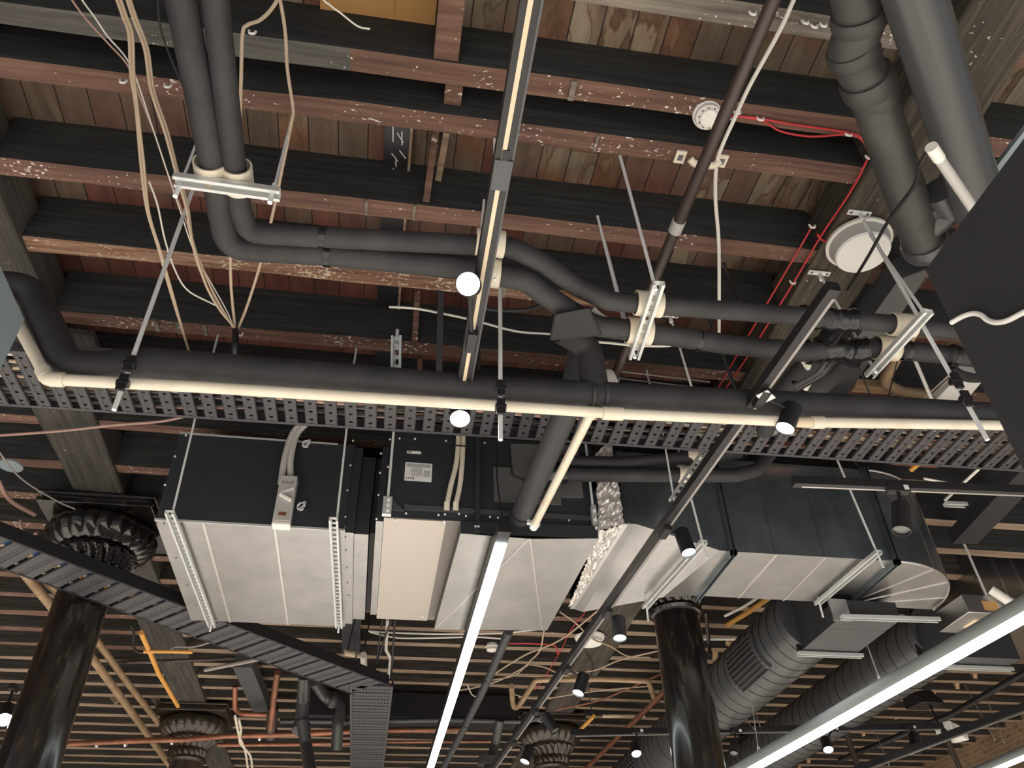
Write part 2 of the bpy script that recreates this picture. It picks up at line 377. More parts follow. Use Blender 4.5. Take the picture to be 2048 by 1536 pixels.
# ------------------------------------------------------------------ bridging and blocking between joists
def between(px, yr0, yr1, wd, z0, z1, m, label):
    p = PZ(px[0], px[1], H); x = p.x
    o = MB().box(x - wd / 2, x + wd / 2, yr0, yr1, z0, z1).build('timber_blocking', m, bevel=.003, smooth=False); return tag(o, label, 'blocking')
between((898, 60), 1.36, 1.65, .095, H + .01, PT - .01, 'joist_under', 'worn reddish blocking piece between the two highest joists')
between((905, 215), 1.75, 1.87, .07, H + .06, PT - .01, 'joist_under', 'short dark red blocking between the closely spaced joists')
tag(MB().beam(PZ(872, 262, 3.16), PZ(852, 405, 2.93), .07, .03, (1, 0, 0)).build('timber_strut', 'joist_under', bevel=.002), 'slanting reddish bridging strut hanging from the speckled joist', 'bridging strut')
tag(MB().beam(PZ(893, 262, 3.16), PZ(876, 358, 3.10), .055, .03, (1, 0, 0)).build('timber_strut', 'joist_under_tan', bevel=.002), 'pale bridging strut beside the reddish slanting one', 'bridging strut')
tag(MB().beam(PZ(835, 585, 3.12), PZ(829, 684, 2.90), .065, .03, (1, 0, 0)).build('timber_strut', 'joist_under', bevel=.002), 'reddish bridging strut hanging just left of the bright spotlight arm'.replace('left of', 'beside'), 'bridging strut')
tag(MB().beam(PZ(840, 715, 2.93), PZ(839, 752, 2.86), .05, .03, (1, 0, 0)).build('timber_strut', 'joist_under', bevel=.002), 'short reddish strut end above the black insulated pipe', 'bridging strut')
# black board with chalk marks running over the joists
bx = PZ(793, 300, 3.17)
bb = MB().box(bx.x - .055, bx.x + .055, 1.98, 4.2, 3.135, 3.185).build('black_board', 'black'); tag(bb, 'black painted board with chalk scribbles above the joists', 'board')
ck = MB()
for k, (dx, dy, L_, s) in enumerate([(-.02, .10, .10, 0), (.0, .13, .06, 1), (.02, .12, .09, 0), (-.02, .24, .05, 1), (.015, .22, .05, 1), (.0, .28, .04, 0), (-.01, .32, .06, 1)]):
    a = V((bx.x + dx, 2.02 + dy, 3.134)); ck.beam(a, a + V((.03 if s else .004, L_ * .8, 0)), .004, .002)
ck.build('chalk_mark', 'label_white', bb, smooth=False)
MB().box(bx.x + .056, bx.x + .068, 1.98, 4.2, 3.13, 3.18).build('pale_edge', 'joist_under_tan', bb)
# bare yellowish new boards patched into the ceiling of the far bay, seen between joists
for (a, b, lab) in (((1010, 0), (930, 0), 0),):
    pass
def patch(u0, u1, v, wd, z, label, m='wood_yellow'):
    a, b = PZ(u0, v, z), PZ(u1, v, z); y0 = (a.y + b.y) / 2
    o = MB().box(min(a.x, b.x), max(a.x, b.x), y0 - wd / 2, y0 + wd / 2, z, z + .02).build('ceiling_patch', m); return tag(o, label, 'board')
patch(640, 790, 8, .20, 3.165, 'orange-yellow replacement board overhead at the edge of the photo, beside the small strut')
patch(790, 872, 22, .20, 3.165, 'orange-yellow replacement board next to the worn blocking piece')
# ------------------------------------------------------------------ cast iron columns
def column(x, y, label, r=.166, m='iron', cap_top=2.87):
    c = thing('iron_column', (x, y, -CZ), label, 'column')
    def K(pr):
        q = [V((2.87 - (2.87 - h_) * .72, r_, 0)) for h_, r_ in pr]; return [(p_.x, p_.y) for p_ in (smooth(q, 4) if len(q) > 5 else q)]
    MB().lathe((x, y, 0), (0, 0, 1), [(-CZ, r * 1.5), (-CZ + .12, r * 1.5), (-CZ + .16, r * 1.12), (.6, r * 1.03), (2.37, r * .97)], 40).build('shaft', m, c)
    MB().lathe((x, y, 0), (0, 0, 1), K([(2.13, r * .97), (2.14, r * 1.1), (2.17, r * 1.16), (2.20, r * 1.1), (2.205, r * 1.0)]), 40).build('neck_ring', m, c)
    # acanthus bell below, gadrooned cushion above, square abacus
    def leaf(a, i): return 1 + .09 * abs(math.sin(a * 10 + i * .225)) + .03 * math.sin(a * 40 + i * .5)
    MB().lathe((x, y, 0), (0, 0, 1), K([(2.20, .165), (2.24, .18), (2.28, .185), (2.32, .18), (2.36, .195), (2.40, .215), (2.43, .235), (2.45, .235)]), 160, mod=leaf).build('leaf_bell', 'iron' if m == 'iron' else m, c)
    def bead(a, i): return 1 + (.02 * abs(math.sin(a * 24)) if i in (1, 2) else 0)
    MB().lathe((x, y, 0), (0, 0, 1), K([(2.44, .225), (2.45, .25), (2.465, .25), (2.475, .235)]), 192, mod=bead).build('bead_ring', m, c)
    def gad(a, i): return 1 + .06 * (abs(math.sin(a * 11)) ** .7 - .6)
    MB().lathe((x, y, 0), (0, 0, 1), K([(2.47, .235), (2.50, .285), (2.55, .325), (2.61, .345), (2.66, .345), (2.71, .325), (2.75, .29), (2.765, .27)]), 180, mod=gad).build('gadrooned_cushion', m, c)
    b = MB(); b.box(x - .36, x + .36, y - .34, y + .34, 2.785, 2.82); b.box(x - .34, x + .34, y - .32, y + .32, 2.82, 2.845); b.box(x - .37, x + .37, y - .35, y + .35, 2.845, 2.868)
    b.build('abacus', m, c, bevel=.006, smooth=False)
    return c
column(-1.91, 5.33, 'black cast iron column with fluted bulging capital, crossed by the slanting cable tray')
column(2.09, 5.33, 'glossy black cast iron column rising beneath the galvanised duct')
column(-1.90, 9.60, 'far iron column with brown-black fluted capital, behind the crossing copper pipes', m='iron_brown')
column(2.03, 9.60, 'far iron column partly behind the row of track spotlights', m='iron_brown')
column(4.9, 9.9, 'black column farthest towards the brick wall, behind the glaring spot', m='iron_brown', r=.19)
# ------------------------------------------------------------------ long cable tray
TZ = 2.5
def tray(name, a, b, wd, pitch, rung, label, m='tray', side=.055, cut=0.0, nslot=6, m_side=None, wob=0):
    """ladder-type tray from a to b (its centre line, underside), rungs across"""
    a, b = V(a), V(b); d = (b - a); L_ = d.length; d.normalize(); s = V((0, 0, 1)).cross(d).normalized(); up = V((0, 0, 1))
    t = thing(name, (a + b) / 2, label, 'cable tray')
    def cuboid(mb, p, q, r_, l, w2, h):  # p along, q across, r up: centre; sizes
        c = a + d * p + s * q + up * r_
        k = [c + d * (l / 2 * i) + s * (w2 / 2 * j) for i, j in ((-1, -1), (1, -1), (1, 1), (-1, 1))]
        mb.hexa([v - up * (h / 2) for v in k], [v + up * (h / 2) for v in k])
    for sg in (-1, 1):
        mb = MB(); q = sg * wd / 2
        cuboid(mb, L_ / 2, q, side / 2, L_, .003, side); cuboid(mb, L_ / 2, q - sg * .009, .002, L_, .02, .004); cuboid(mb, L_ / 2, q - sg * .006, side, L_, .012, .003)
        x = .05
        while x < L_ - .05:
            mb.mi(1); cuboid(mb, x, q + sg * .002, side * .5, .022, .001, .008); mb.mi(0); x += .1
        mb.build('side_rail', [m_side or m, 'black'], t, smooth=False)
    mb = MB(); x = pitch * .5
    while x < L_ - .03:
        w0 = wd - .04
        cuboid(mb, x - rung * .325, 0, .003, rung * .35, w0, .004); cuboid(mb, x + rung * .325, 0, .003, rung * .35, w0, .004)
        for e in (-1, 1): cuboid(mb, x + e * rung * .5, 0, .008, .003, w0, .014)
        st = w0 / nslot
        for k in range(nslot + 1):
            q = -w0 / 2 + k * st; q0 = max(-w0 / 2, q - st * .39); q1 = min(w0 / 2, q + st * .39)
            cuboid(mb, x, (q0 + q1) / 2, .005, rung * .32, q1 - q0, .003)
        x += pitch
    mb.build('slotted_rungs', m, t, smooth=False)
    return t
pA, pB = PZ(-60, 808, TZ), PZ(2120, 949, TZ)
tw = .44
tray('cable_tray', pA + V((0, -tw / 2, 0)), pB + V((0, -tw / 2, 0)), tw, .1, .058, 'long grey slotted cable tray running across behind the cream pipe')
cols_ = ['tan_cable', 'white_cable', 'black', 'tan_cable', 'pink_cable', 'white_cable', 'black', 'tan_cable', 'black', 'pink_cable', 'tan_cable', 'white_cable', 'black', 'grey_cable', 'tan_cable', 'black', 'black', 'pink_cable']
for k, cn in enumerate(cols_):
    f = (k + .5) / len(cols_); pts = []; ph = R_.uniform(0, 6); zz = TZ + .022 + .012 * (k % 3)
    x = pA.x + .1; x1 = pB.x - (.1 if k % 3 else 2.2)
    while x < x1:
        g = (x - pA.x) / (pB.x - pA.x); yc = (pA.y + (pB.y - pA.y) * g) - tw + .05 + (tw - .1) * f + .025 * math.sin(x * 2.1 + ph) + .012 * math.sin(x * 5.3 + ph * 2)
        pts.append((x, yc, zz + .006 * math.sin(x * 4 + ph))); x += .16
    yl = {'tan_cable': 'tan', 'white_cable': 'white', 'black': 'black', 'pink_cable': 'pinkish', 'grey_cable': 'grey'}[cn]
    cable('power_cable', pts, R_.uniform(.007, .011), cn, yl + ' power cable lying lengthwise in the long slotted tray', 'cable', yl + ' cables in the long tray', n=6)
# slanting tray and its continuation going away
BZ = 2.2
b0, b1 = PZ(-70, 1079, BZ), PZ(742, 1380, BZ)
tray('cable_tray', b0, b1, .38, .165, .135, 'dark slotted cable tray slanting down in front of the black column', 'tray', side=.075, nslot=13, m_side='tray_dark')
c0 = PZ(743, 1372, BZ); c1 = V((PZ(740, 1536, BZ).x, 13.5, BZ))
tray('cable_tray', c0, c1, .34, .165, .14, 'narrow slotted cable tray running away from the kink of the slanting tray', 'tray', side=.06, nslot=12)
for k in range(7):
    f = (k + .5) / 7 - .5; dd = (b1 - b0).normalized(); s_ = V((0, 0, 1)).cross(dd)
    pts = [b0 + dd * (L_ * (b1 - b0).length / 14) + s_ * (f * .26 + .01 * math.sin(L_ * 1.3 + k)) + V((0, 0, .03 + .004 * (k % 2))) for L_ in range(15)]
    m_ = ['blue_tag', 'blue_tag', 'white_cable', 'orange', 'black', 'black', 'tan_cable'][k]
    cable('data_cable', pts, .009, m_, {'blue_tag': 'blue', 'white_cable': 'white', 'orange': 'orange', 'black': 'black', 'tan_cable': 'tan'}[m_] + ' data cable lying in the slanting dark tray', 'cable', {'blue_tag': 'blue', 'white_cable': 'white', 'orange': 'orange', 'black': 'black', 'tan_cable': 'tan'}[m_] + ' cables in the slanting tray', n=6)
# ================================================================== PIPES, HANGERS, CABLES IN FRONT
def strap(mb, c, d, r, w_=.02, t=.003, n=16):
    c = V(c); d = V(d).normalized(); mb.lathe(c, d, [(-w_ / 2, r), (-w_ / 2, r + t), (w_ / 2, r + t), (w_ / 2, r)], n, cap=False)
def pxline(pts, y=None, z=None): return [PY(u, v, y) if y is not None else PZ(u, v, z) for u, v in pts]
# main black insulated pipe and cream drain pipe, on one row of threaded rods
YM = 2.455
bp = pxline([(-60, 572), (60, 575), (135, 738), (300, 728), (620, 752), (990, 783), (1400, 803), (1800, 822), (2100, 840)], y=YM)
t = thing('insulated_pipe', bp[4], 'thick black insulated pipe running across above the cream drain pipe', 'pipe')
MB().tube(fillet(bp, .13, 10), .060, 22).build('pipe_run', 'insul', t)
j = MB()
for u, v in ((1182, 795), (1208, 796)): strap(j, PY(u, v, YM), (1, 0, 0), .060, .012, .004, 22)
j.build('tee_joint', 'soil', t)
def ptube(t, name, a, b, r, m, n=20): return MB().tube([a, b], r, n).build(name, m, t)
wp = pxline([(-30, 560), (5, 590), (95, 758), (400, 774), (700, 793), (990, 811), (1230, 827), (1600, 844), (2100, 852)], y=YM - .035)
t = thing('drain_pipe', wp[4], 'long cream plastic drain pipe running across in front of the cable tray', 'pipe')
R_W = .0215
MB().tube(fillet(wp, .07, 8), R_W, 18).build('pipe_run', 'pvc', t)
def sleeve(t, a, b, r, m='pvc', name='coupling'): return MB().lathe(a, V(b) - V(a), [(0, r * .9), (0, r), ((V(b) - V(a)).length, r), ((V(b) - V(a)).length, r * .9)], 20).build(name, m, t)
w1 = PY(95, 758, YM - .035); w0 = PY(5, 590, YM - .035)
dW = (PY(400, 774, YM - .035) - w1).normalized(); dU = (w0 - w1).normalized()
sleeve(t, w1 + dU * .01, w1 + dU * .05, .027); sleeve(t, w1 + dW * .01, w1 + dW * .055, .027)
sleeve(t, w0 - dU * .01, w0 - dU * .055, .027)
MB().tube(fillet([w1 + dU * .05, w1, w1 + dW * .05], .03), .0262, 16).build('elbow', 'pvc', t)
MB().tube(fillet([w0 - dU * .05, w0, PY(-30, 560, YM - .035)], .03), .0262, 16).build('elbow', 'pvc', t)
a, b = PY(1205, 826, YM - .035), PY(1245, 828, YM - .035); sleeve(t, a, b, .0265)
a, b = PY(1622, 845, YM - .035), PY(1646, 845, YM - .035); sleeve(t, a, b, .0262)
a, b = PY(1576, 843.5, YM - .035), PY(1622, 845, YM - .035)
MB().tube([a, b], .0222, 16).build('sleeve', 'cream_strip', t)['label'] = 'yellowed sleeve'
# branch of the drain, down to the fan coil unit
a = PY(1186, 818, YM); b = PZ(1068, 1052, 2.02)
t = thing('drain_branch_pipe', a, 'cream branch pipe slanting from the tee down to the fan coil unit', 'pipe')
MB().tube([a, b], .0195, 16).build('pipe_run', 'pvc', t)
d = (b - a).normalized(); MB().tube([a - d * .01, a + d * .04], .027, 16).build('tee_socket', 'pvc', t)
MB().tube([b - d * .045, b + d * .012], .0225, 14).build('end_socket', 'rod', t)
c = MB(); strap(c, b - d * .03, d, .0225, .01, .003); c.box(b.x - .035, b.x - .02, b.y - .01, b.y + .01, b.z + .01, b.z + .03); c.build('hose_clamp', 'rod', t)
# black branch pipe slanting down to the fan coil unit
a = PY(1150, 790, YM + .12); b = PY(1040, 1035, 3.80)
t = thing('insulated_branch_pipe', a, 'dark insulated pipe slanting from the main pipe down to the fan coil unit', 'pipe')
MB().tube([PY(1160, 700, 2.72), PY(1142, 800, 2.75), b + (a - b).normalized() * .0 ], mpx(21, b), 18).build('pipe_run', 'insul_grey', t)
MB().tube([b + V((0, .05, 0)), b + (V((PY(1142, 800, 2.75))) - b).normalized() * .06], mpx(24, b), 18).build('end_sleeve', 'insul', t)
# riser from the elbow down into the tee
t = MB().tube(fillet([PZ(1120, 660, 2.22), PY(1178, 690, 2.42), PY(1192, 795, YM)], .1, 8), .055, 18).build('pipe_riser', 'insul', None)
tag(t, 'black insulated riser pipe bending down into the tee of the main pipe', 'pipe')
# grey flat duct strap beside it
t = MB().beam(PZ(1163, 690, 2.55), PZ(1140, 806, 2.4), .07, .06).build('square_duct', 'duct_grey', bevel=.004); tag(t, 'short grey rectangular duct piece hanging beside the black riser pipe', 'duct')
# rods
def trod(top, bot, zt, label, r=.0065, extra=0, bracket=None, name='threaded_rod', grp=None, z2=None, m='rod'):
    a = PZ(top[0], top[1], zt)
    if z2 is None:
        # height of the lower end on the vertical through a, seen at row bot[1]
        cc = V((AX.x * a.x + AY.x * a.y, AX.y * a.x + AY.y * a.y, AX.z * a.x + AY.z * a.y)); kk = V((AZ.x, AZ.y, AZ.z)); q = (bot[1] - 768.) / FPX
        z2 = (q * cc.z - cc.y) / (kk.y - q * kk.z)
    # lower end follows the photo a little out of plumb
    b = PZ(bot[0], bot[1], z2)
    t = thing(name, a, label, 'rod', grp); mb = MB(); n = max(4, int((zt - z2) / .02)); pts = [a + (b - a) * i / n for i in range(n + 1)]
    mb.tube([a, b], r, 10); mb.build('rod', m, t)
    if bracket:
        g = MB(); dx, dy = bracket; L_ = V((dx, dy, 0)); s_ = L_.normalized(); o = s_.cross(V((0, 0, 1)))
        g.beam(a - L_ / 2 + V((0, 0, -.004)), a + L_ / 2 + V((0, 0, -.004)), .026, .005); g.mi(1)
        for e in (-.36, .36): g.lathe(a + L_ * e + V((0, 0, -.0068)), (0, 0, -1), [(0, .0075), (.001, .0075)], 10)
        g.build('ceiling_bracket', ['label_white', 'print'], t, smooth=False)
        MB().lathe(a + V((0, 0, -.03)), (0, 0, -1), [(0, .011), (.022, .011)], 6).build('nut', 'rod', t)
    return t, a, b
RODS = [((388, 372), (228, 820), 2.9, 'threaded rod carrying the main pipes in front of the grey girder side'.replace('in front of the grey girder side', 'below the strut with two clamped vertical-looking pipes')),
        ((1000, 427), (1001, 880), 2.9, 'threaded rod carrying the main pipes between the two bright spotlights')]
tiepos = []
for top, bot, zt, lab in RODS: tiepos.append(trod(top, bot, zt, lab, r=.0085))
tiepos.append(trod((1718, 425), (1975, 880), 2.87, 'threaded rod crossing the round white loudspeaker', r=.0085, bracket=(.11, 0)))
for t, a, b in tiepos:   # pipe clips and zip ties
    for zz, rr in ((1.885, .066), (1.80, .028)):
        f = (a.z - zz) / (a.z - b.z); c = a + (b - a) * f; mb = MB()
        mb.lathe(c + V((-.02, -.004, 0)), (1, 0, 0), [(0, .016), (.04, .016)], 10)
        mb.beam(c + V((0, -.012, -.035)), c + V((0, -.012, .035)), .03, .012, (0, 1, 0))
        mb.build('cable_tie_clamp', 'black', t)
# thin rods between joists and tray etc.
for top, bot, zt, lab in (((436, 670), (421, 728), 2.9, 'short threaded rod hanging above the black pipe near the cable bundle'),
                          ((713, 697), (706, 740), 2.9, 'short threaded rod ending above the black pipe, in the dark gap'),
                          ((1195, 432), (1250, 655), 2.82, 'threaded rod of the slotted strut, hung from the joist side bracket'),
                          ((968, 400), (962, 470), 2.82, 'short rod from the joist side behind the light track'),
                          ((1293, 740), (1302, 780), 2.9, 'short threaded rod with a flat top plate near the elbow of cream pipe'),
                          ((989, 278), (990, 560), 2.9, 'thin upper rod beside the light track with the bright spot')):
    trod(top, bot, zt, lab, r=.0055)
trod((1340, 630), (1388, 790), 2.9, 'threaded rod with white two-hole bracket between the red-brown joists', r=.0055, bracket=(.09, 0))
# ---------------------------------------------------------------- insulated refrigerant pipe pair
ZI = 2.12
rA, rB = .041, .036
A = [PZ(298, -330, ZI), PZ(428, 340, ZI), PZ(441, 425, ZI), PZ(455, 497, ZI), PZ(650, 508, ZI), PZ(900, 533, ZI), PZ(1050, 560, ZI), PZ(1120, 610, ZI), PZ(1190, 652, ZI), PZ(1290, 664, ZI), PZ(1450, 688, ZI + .03), PZ(1600, 704, ZI + .06), PZ(1760, 696, ZI + .1), PZ(2010, 722, ZI + .1)]
B = [PZ(392, -330, ZI), PZ(470, 345, ZI), PZ(481, 420, ZI), PZ(496, 466, ZI), PZ(640, 474, ZI), PZ(830, 484, ZI + .02), PZ(1020, 494, ZI + .04), PZ(1085, 525, ZI + .04), PZ(1150, 572, ZI + .04), PZ(1215, 602, ZI), PZ(1330, 612, ZI), PZ(1600, 632, ZI + .06), PZ(1790, 648, ZI + .1), PZ(2000, 672, ZI + .1)]
t = thing('refrigerant_pipe', A[4], 'thicker dark insulated pipe of the pair, lower one through the slotted strut', 'pipe')
MB().tube(fillet(A, .12, 8), rA, 20).build('pipe_run', 'insul', t)
for u, v in ((655, 509), (1395, 681), (1558, 700), (1812, 701), (1908, 710)):
    j = MB(); c = PZ(u, v, ZI + (.02 if u > 1300 else 0) + (.05 if u > 1500 else 0)); strap(j, c, (1, 0, 0), rA + .001, .022, .003)
    j.build('tape_band', 'tape', t)
t = thing('refrigerant_pipe', B[4], 'thinner dark insulated pipe of the pair, upper one through the slotted strut', 'pipe')
MB().tube(fillet(B, .12, 8), rB, 20).build('pipe_run', 'insul', t)
j = MB()
for u, v in ((645, 474),): strap(j, PZ(u, v, ZI), (1, 0, 0), rB - .001, .022, .003)
j.build('tape_band', 'tape', t)
# tape-wrapped tees on the right
for pts, r, lab in (([(1612, 704), (1640, 702), (1670, 697), (1700, 702), (1735, 697)], .052, 'shiny black tape-wrapped tee on the lower insulated pipe'),
                    ([(1600, 633), (1640, 636), (1680, 640), (1712, 640)], .046, 'shiny black tape-wrapped tee on the upper insulated pipe')):
    P3 = [PZ(u, v, ZI + .08) for u, v in pts]; t = thing('taped_tee', P3[2], lab, 'pipe tee')
    MB().tube(smooth(P3, 5), [r * (1 + .07 * math.sin(i * 1.9)) for i in range(len(P3) * 5 - 4)], 18).build('tape_wrap', 'tape', t)
    q = P3[2] + V((.02, .05, .0)); MB().tube([P3[2], q + V((.0, .10, .02)), q + V((-.06, .22, .03))], [.048, .04, .038], 14).build('branch', 'tape', t)
# branches leading away under the tees, down behind the main pipe
t = MB().tube([PZ(1665, 690, 2.22), PZ(1600, 745, 2.25), PZ(1555, 800, 2.3), PZ(1530, 860, 2.4)], .046, 16).build('branch_pipe', 'insul'); tag(t, 'dark insulated branch running away from the upper taped tee', 'pipe')
t = MB().tube([PZ(1700, 715, 2.22), PZ(1640, 765, 2.25), PZ(1600, 830, 2.3)], .054, 16).build('branch_pipe', 'insul'); tag(t, 'thicker dark insulated branch running away from the lower taped tee', 'pipe')
# black box wrap and hanging black film where the pipes cross
t = MB().hexa([PZ(1108, 628, 2.05), PZ(1180, 615, 2.05), PZ(1205, 672, 2.05), PZ(1098, 682, 2.05)], [PZ(1112, 625, 2.2), PZ(1180, 612, 2.2), PZ(1200, 665, 2.2), PZ(1100, 675, 2.2)]).build('valve_box', 'black_matte', bevel=.01); tag(t, 'black wrapped box where the insulated pipes cross', 'box')
# cream clamps on pipes
def clampring(c, d, r, L_, label, m='pvc', open_=True, parent=None):
    c = V(c); d = V(d).normalized(); o = MB().lathe(c - d * L_ / 2, d, [(0, r), (0, r + .006), (L_, r + .006), (L_, r)], 26, cap=False).build('pipe_saddle', m); return tag(o, label, 'pipe sleeve')
for (u, v), axis_, r, L_, z, lab in (((423, 343), (0, 1, 0), .046, .08, ZI, 'cream plastic sleeve around the thicker pipe above the strut channel'),
                            ((476, 355), (0, 1, 0), .041, .09, ZI, 'cream plastic sleeve around the thinner pipe above the strut channel'),
                            ((1297, 608), (1, 0, 0), .042, .10, ZI, 'cream sleeve around the upper pipe on the slotted strut'),
                            ((1278, 662), (1, 0, 0), .047, .095, ZI, 'cream sleeve around the lower pipe on the slotted strut'),
                            ((1805, 650), (1, 0, 0), .042, .10, ZI + .1, 'cream sleeve around the upper pipe near the black sign board'),
                            ((1772, 696), (1, 0, 0), .047, .095, ZI + .1, 'cream sleeve around the lower pipe near the black sign board'),
                            ((980, 486), (1, 0, 0), .042, .10, ZI + .04, 'cream sleeve behind the light track, upper pipe'),
                            ((985, 546), (1, 0, 0), .047, .05, ZI, 'cream sleeve behind the light track, lower pipe')):
    clampring(PZ(u, v, z), axis_, r, L_, lab)
# strut channels
def strut(a, b, label, w_=.041, h=.021, slots=True, up=(0, 0, 1), name='strut_channel', m='strut'):
    a, b = V(a), V(b); d = (b - a).normalized(); s = d.cross(V(up)).normalized(); u = s.cross(d).normalized()
    t = thing(name, (a + b) / 2, label, 'strut'); mb = MB(); T = .0025
    # open side downwards: base on top with lips below
    for sg in (-1, 1):
        mb.beam(a + s * sg * w_ / 2, b + s * sg * w_ / 2, T, h, up); mb.beam(a + s * sg * (w_ / 2 - .005) - u * h / 2, b + s * sg * (w_ / 2 - .005) - u * h / 2, .010, T, up)
    mb.build('channel', m, t, smooth=False)
    mb = MB(); L_ = (b - a).length; x = 0; st = .05
    if slots:
        while x < L_ - .001:
            e = min(x + st * .42, L_); mb.beam(a + d * x + u * h / 2, a + d * e + u * h / 2, w_, T, up)
            if e < L_:
                f = min(x + st, L_)
                for sg in (-1, 1): mb.beam(a + d * e + u * h / 2 + s * sg * w_ * .36, a + d * f + u * h / 2 + s * sg * w_ * .36, w_ * .28, T, up)
            x += st
    else: mb.beam(a + u * h / 2, b + u * h / 2, w_, T, up)
    mb.build('slotted_back', m, t, smooth=False); return t
s0, s1 = PZ(348, 359, ZI - .06), PZ(560, 389, ZI - .06)
strut(s0, s1, 'galvanised strut channel clamping the two pipes below the cream sleeves', slots=False)
for u, v, lab in ((358, 372, 'short rod end under the pipe strut, beside the long rod'), (545, 385, 'short rod end through the far end of the pipe strut')):
    a = PZ(u, v, ZI - .06); tag(MB().tube([V((a.x, a.y + .0, ZI - .11)), V((a.x, a.y, ZI - .02))], .008, 8).build('rod_end', 'rod'), lab, 'rod')
trod((392, 288), (364, 362), 2.78, 'rod rising behind the thicker pipe to the joist', r=.0055); trod((585, 232), (547, 382), 2.88, 'rod rising beside the cream cables to the joist', r=.0055)
trod((430, 195), (425, 215), 2.9, 'tiny rod end showing between the two pipes', r=.006)
m0, m1 = PZ(1318, 566, ZI - .06), PZ(1268, 716, ZI - .06)
strut(m0, m1, 'slotted strut channel holding the insulated pair near the tape tees'.replace('near the tape tees', 'in cream sleeves at mid photo'))
trod((1240, 312), (1312, 580), 2.9, 'upper long threaded rod reaching the slotted strut', r=.0065, z2=ZI - .08)
trod((1208, 480), (1270, 716), 2.8, 'lower threaded rod passing through the end of the slotted strut', r=.0065, z2=ZI - .09)
r0, r1 = PZ(1857, 622, 2.14), PZ(1738, 752, 2.14)
strut(r0, r1, 'slotted strut channel in front of the taped pipes near the black sign board')
trod((1638, 545), (1752, 745), 2.87, 'threaded rod with white bracket behind the long black light track', r=.0065, bracket=(.11, 0), z2=2.12)
trod((1740, 470), (1850, 628), 2.7, 'upper piece of rod at the strut by the black sign board', r=.006, z2=2.12)
strut(PZ(793, 672, 2.8), PZ(792, 745, 2.62), 'little zinc strut hanging above the black pipe', w_=.05)
trod((795, 660), (793, 690), 2.9, 'threaded stub holding the little zinc strut', r=.009)
# pair by the duct: insulated pipes to the fan coil
yD = 3.75
for pts, r, lab in (([(1085, 925), (1120, 924), (1250, 926), (1390, 914), (1480, 905)], 18, 'upper dark insulated pipe entering the fan coil unit'),
                    ([(1090, 990), (1120, 948), (1250, 950), (1380, 950), (1470, 951), (1515, 940), (1545, 900), (1560, 860)], 20, 'lower dark insulated pipe bending up beside the galvanised duct')):
    P3 = [PY(u, v, yD - .02) for u, v in pts]; t = MB().tube(fillet(P3, .12), mpx(r, P3[2]) * .72, 18).build('refrigerant_pipe', 'insul'); tag(t, lab, 'pipe')
t = MB().tube(fillet([PY(1085, 985, 3.83), PY(1090, 945, 3.70), PY(1130, 946, 3.72)], .08), .062, 20).build('pipe_boot', 'tape'); tag(t, 'glossy black pipe boot on the front of the fan coil unit', 'pipe')
clampring(PY(1385, 912, yD - .02), (1, 0, 0), .040, .08, 'cream sleeve on the upper pipe beside the duct')
clampring(PY(1367, 948, yD - .02), (1, 0, 0), .044, .07, 'cream sleeve on the lower pipe beside the duct')
for u_, v_ in ((1408, 905), (1348, 998)):
    p = PY(u_, v_, 3.6); tag(MB().tube([p + V((0, 0, -.03)), V((p.x, p.y, 2.9))], .0055, 8).build('threaded_rod', 'rod'), ('nearer' if u_ > 1400 else 'farther') + ' rod holding the strut channel beneath the two cream sleeves by the duct', 'rod')
strut(PY(1412, 900, 3.6), PY(1345, 1003, 3.6), 'zinc strut channel beneath the sleeves, beside the long black track', up=(0, -1, .4))
# ---------------------------------------------------------------- soil pipe and big grey pipe, top right
ZS = 2.42
a, b = PZ(1668, -60, ZS), PZ(1858, 500, ZS); dS = (b - a).normalized()
def on(u, v): p = PZ(u, v, ZS); return p
t = thing('soil_pipe', on(1780, 250), 'dark soil pipe with wide collars and a bent offset beside the girder', 'pipe')
MB().tube(fillet([on(1640, -400), on(1722, 45), on(1700, 105), on(1735, 160), on(1846, 490)], .06, 6), .073, 26).build('pipe_run', 'soil', t)
for i, (p, q, rr) in enumerate((((1718, 20), (1722, 48), .088), ((1702, 92), (1710, 118), .083), ((1730, 150), (1742, 182), .088), ((1740, 172), (1758, 200), .078), ((1846, 478), (1853, 500), .088))):
    P0, Q0 = on(*p), on(*q); L_ = (Q0 - P0).length
    MB().lathe(P0, Q0 - P0, [(0, .07), (0, rr * .94), (L_ * .3, rr), (L_ * .7, rr), (L_, rr * .94), (L_, .07)], 28).build('collar', 'soil_sheen' if i == 4 else 'soil', t)
MB().tube([on(1838, 465), on(1890, 428), on(1905, 400)], [.06, .055, .055], 20).build('branch', 'soil_sheen', t)
MB().lathe(on(1876, 380), on(1905, 425) - on(1876, 380), [(0, .0), (0, .058), (.05, .06), (.13, .058), (.13, 0)], 22).build('branch_socket', 'soil_sheen', t)
c1, c2 = on(1880, 415), on(1908, 412); MB().lathe(c1, V((.2, .1, -1)), [(0, .05), (.03, .055), (.035, .03)], 20).build('access_cap', 'soil', t)
bgr = [PZ(1705, -400, 2.30), PZ(1960, 412, 2.30), PZ(2010, 560, 2.30)]
t = MB().tube(bgr, .083, 30).build('ventilation_pipe', 'soil_sheen'); tag(t, 'smooth wide grey pipe ending behind the black sign board', 'pipe')
tag(MB().beam(PZ(2075, 255, 2.4), PZ(1965, 395, 2.4), .09, .02).build('metal_flat_bar', 'blue_grey'), 'flat grey-blue bar between the wide pipe and the sign board', 'bar')
tag(MB().beam(PZ(1868, 505, 2.6), PZ(1890, 548, 2.6), .09, .06).build('timber_stub', 'wood_tan'), 'pale timber stub just below the soil pipe collar', 'timber block')
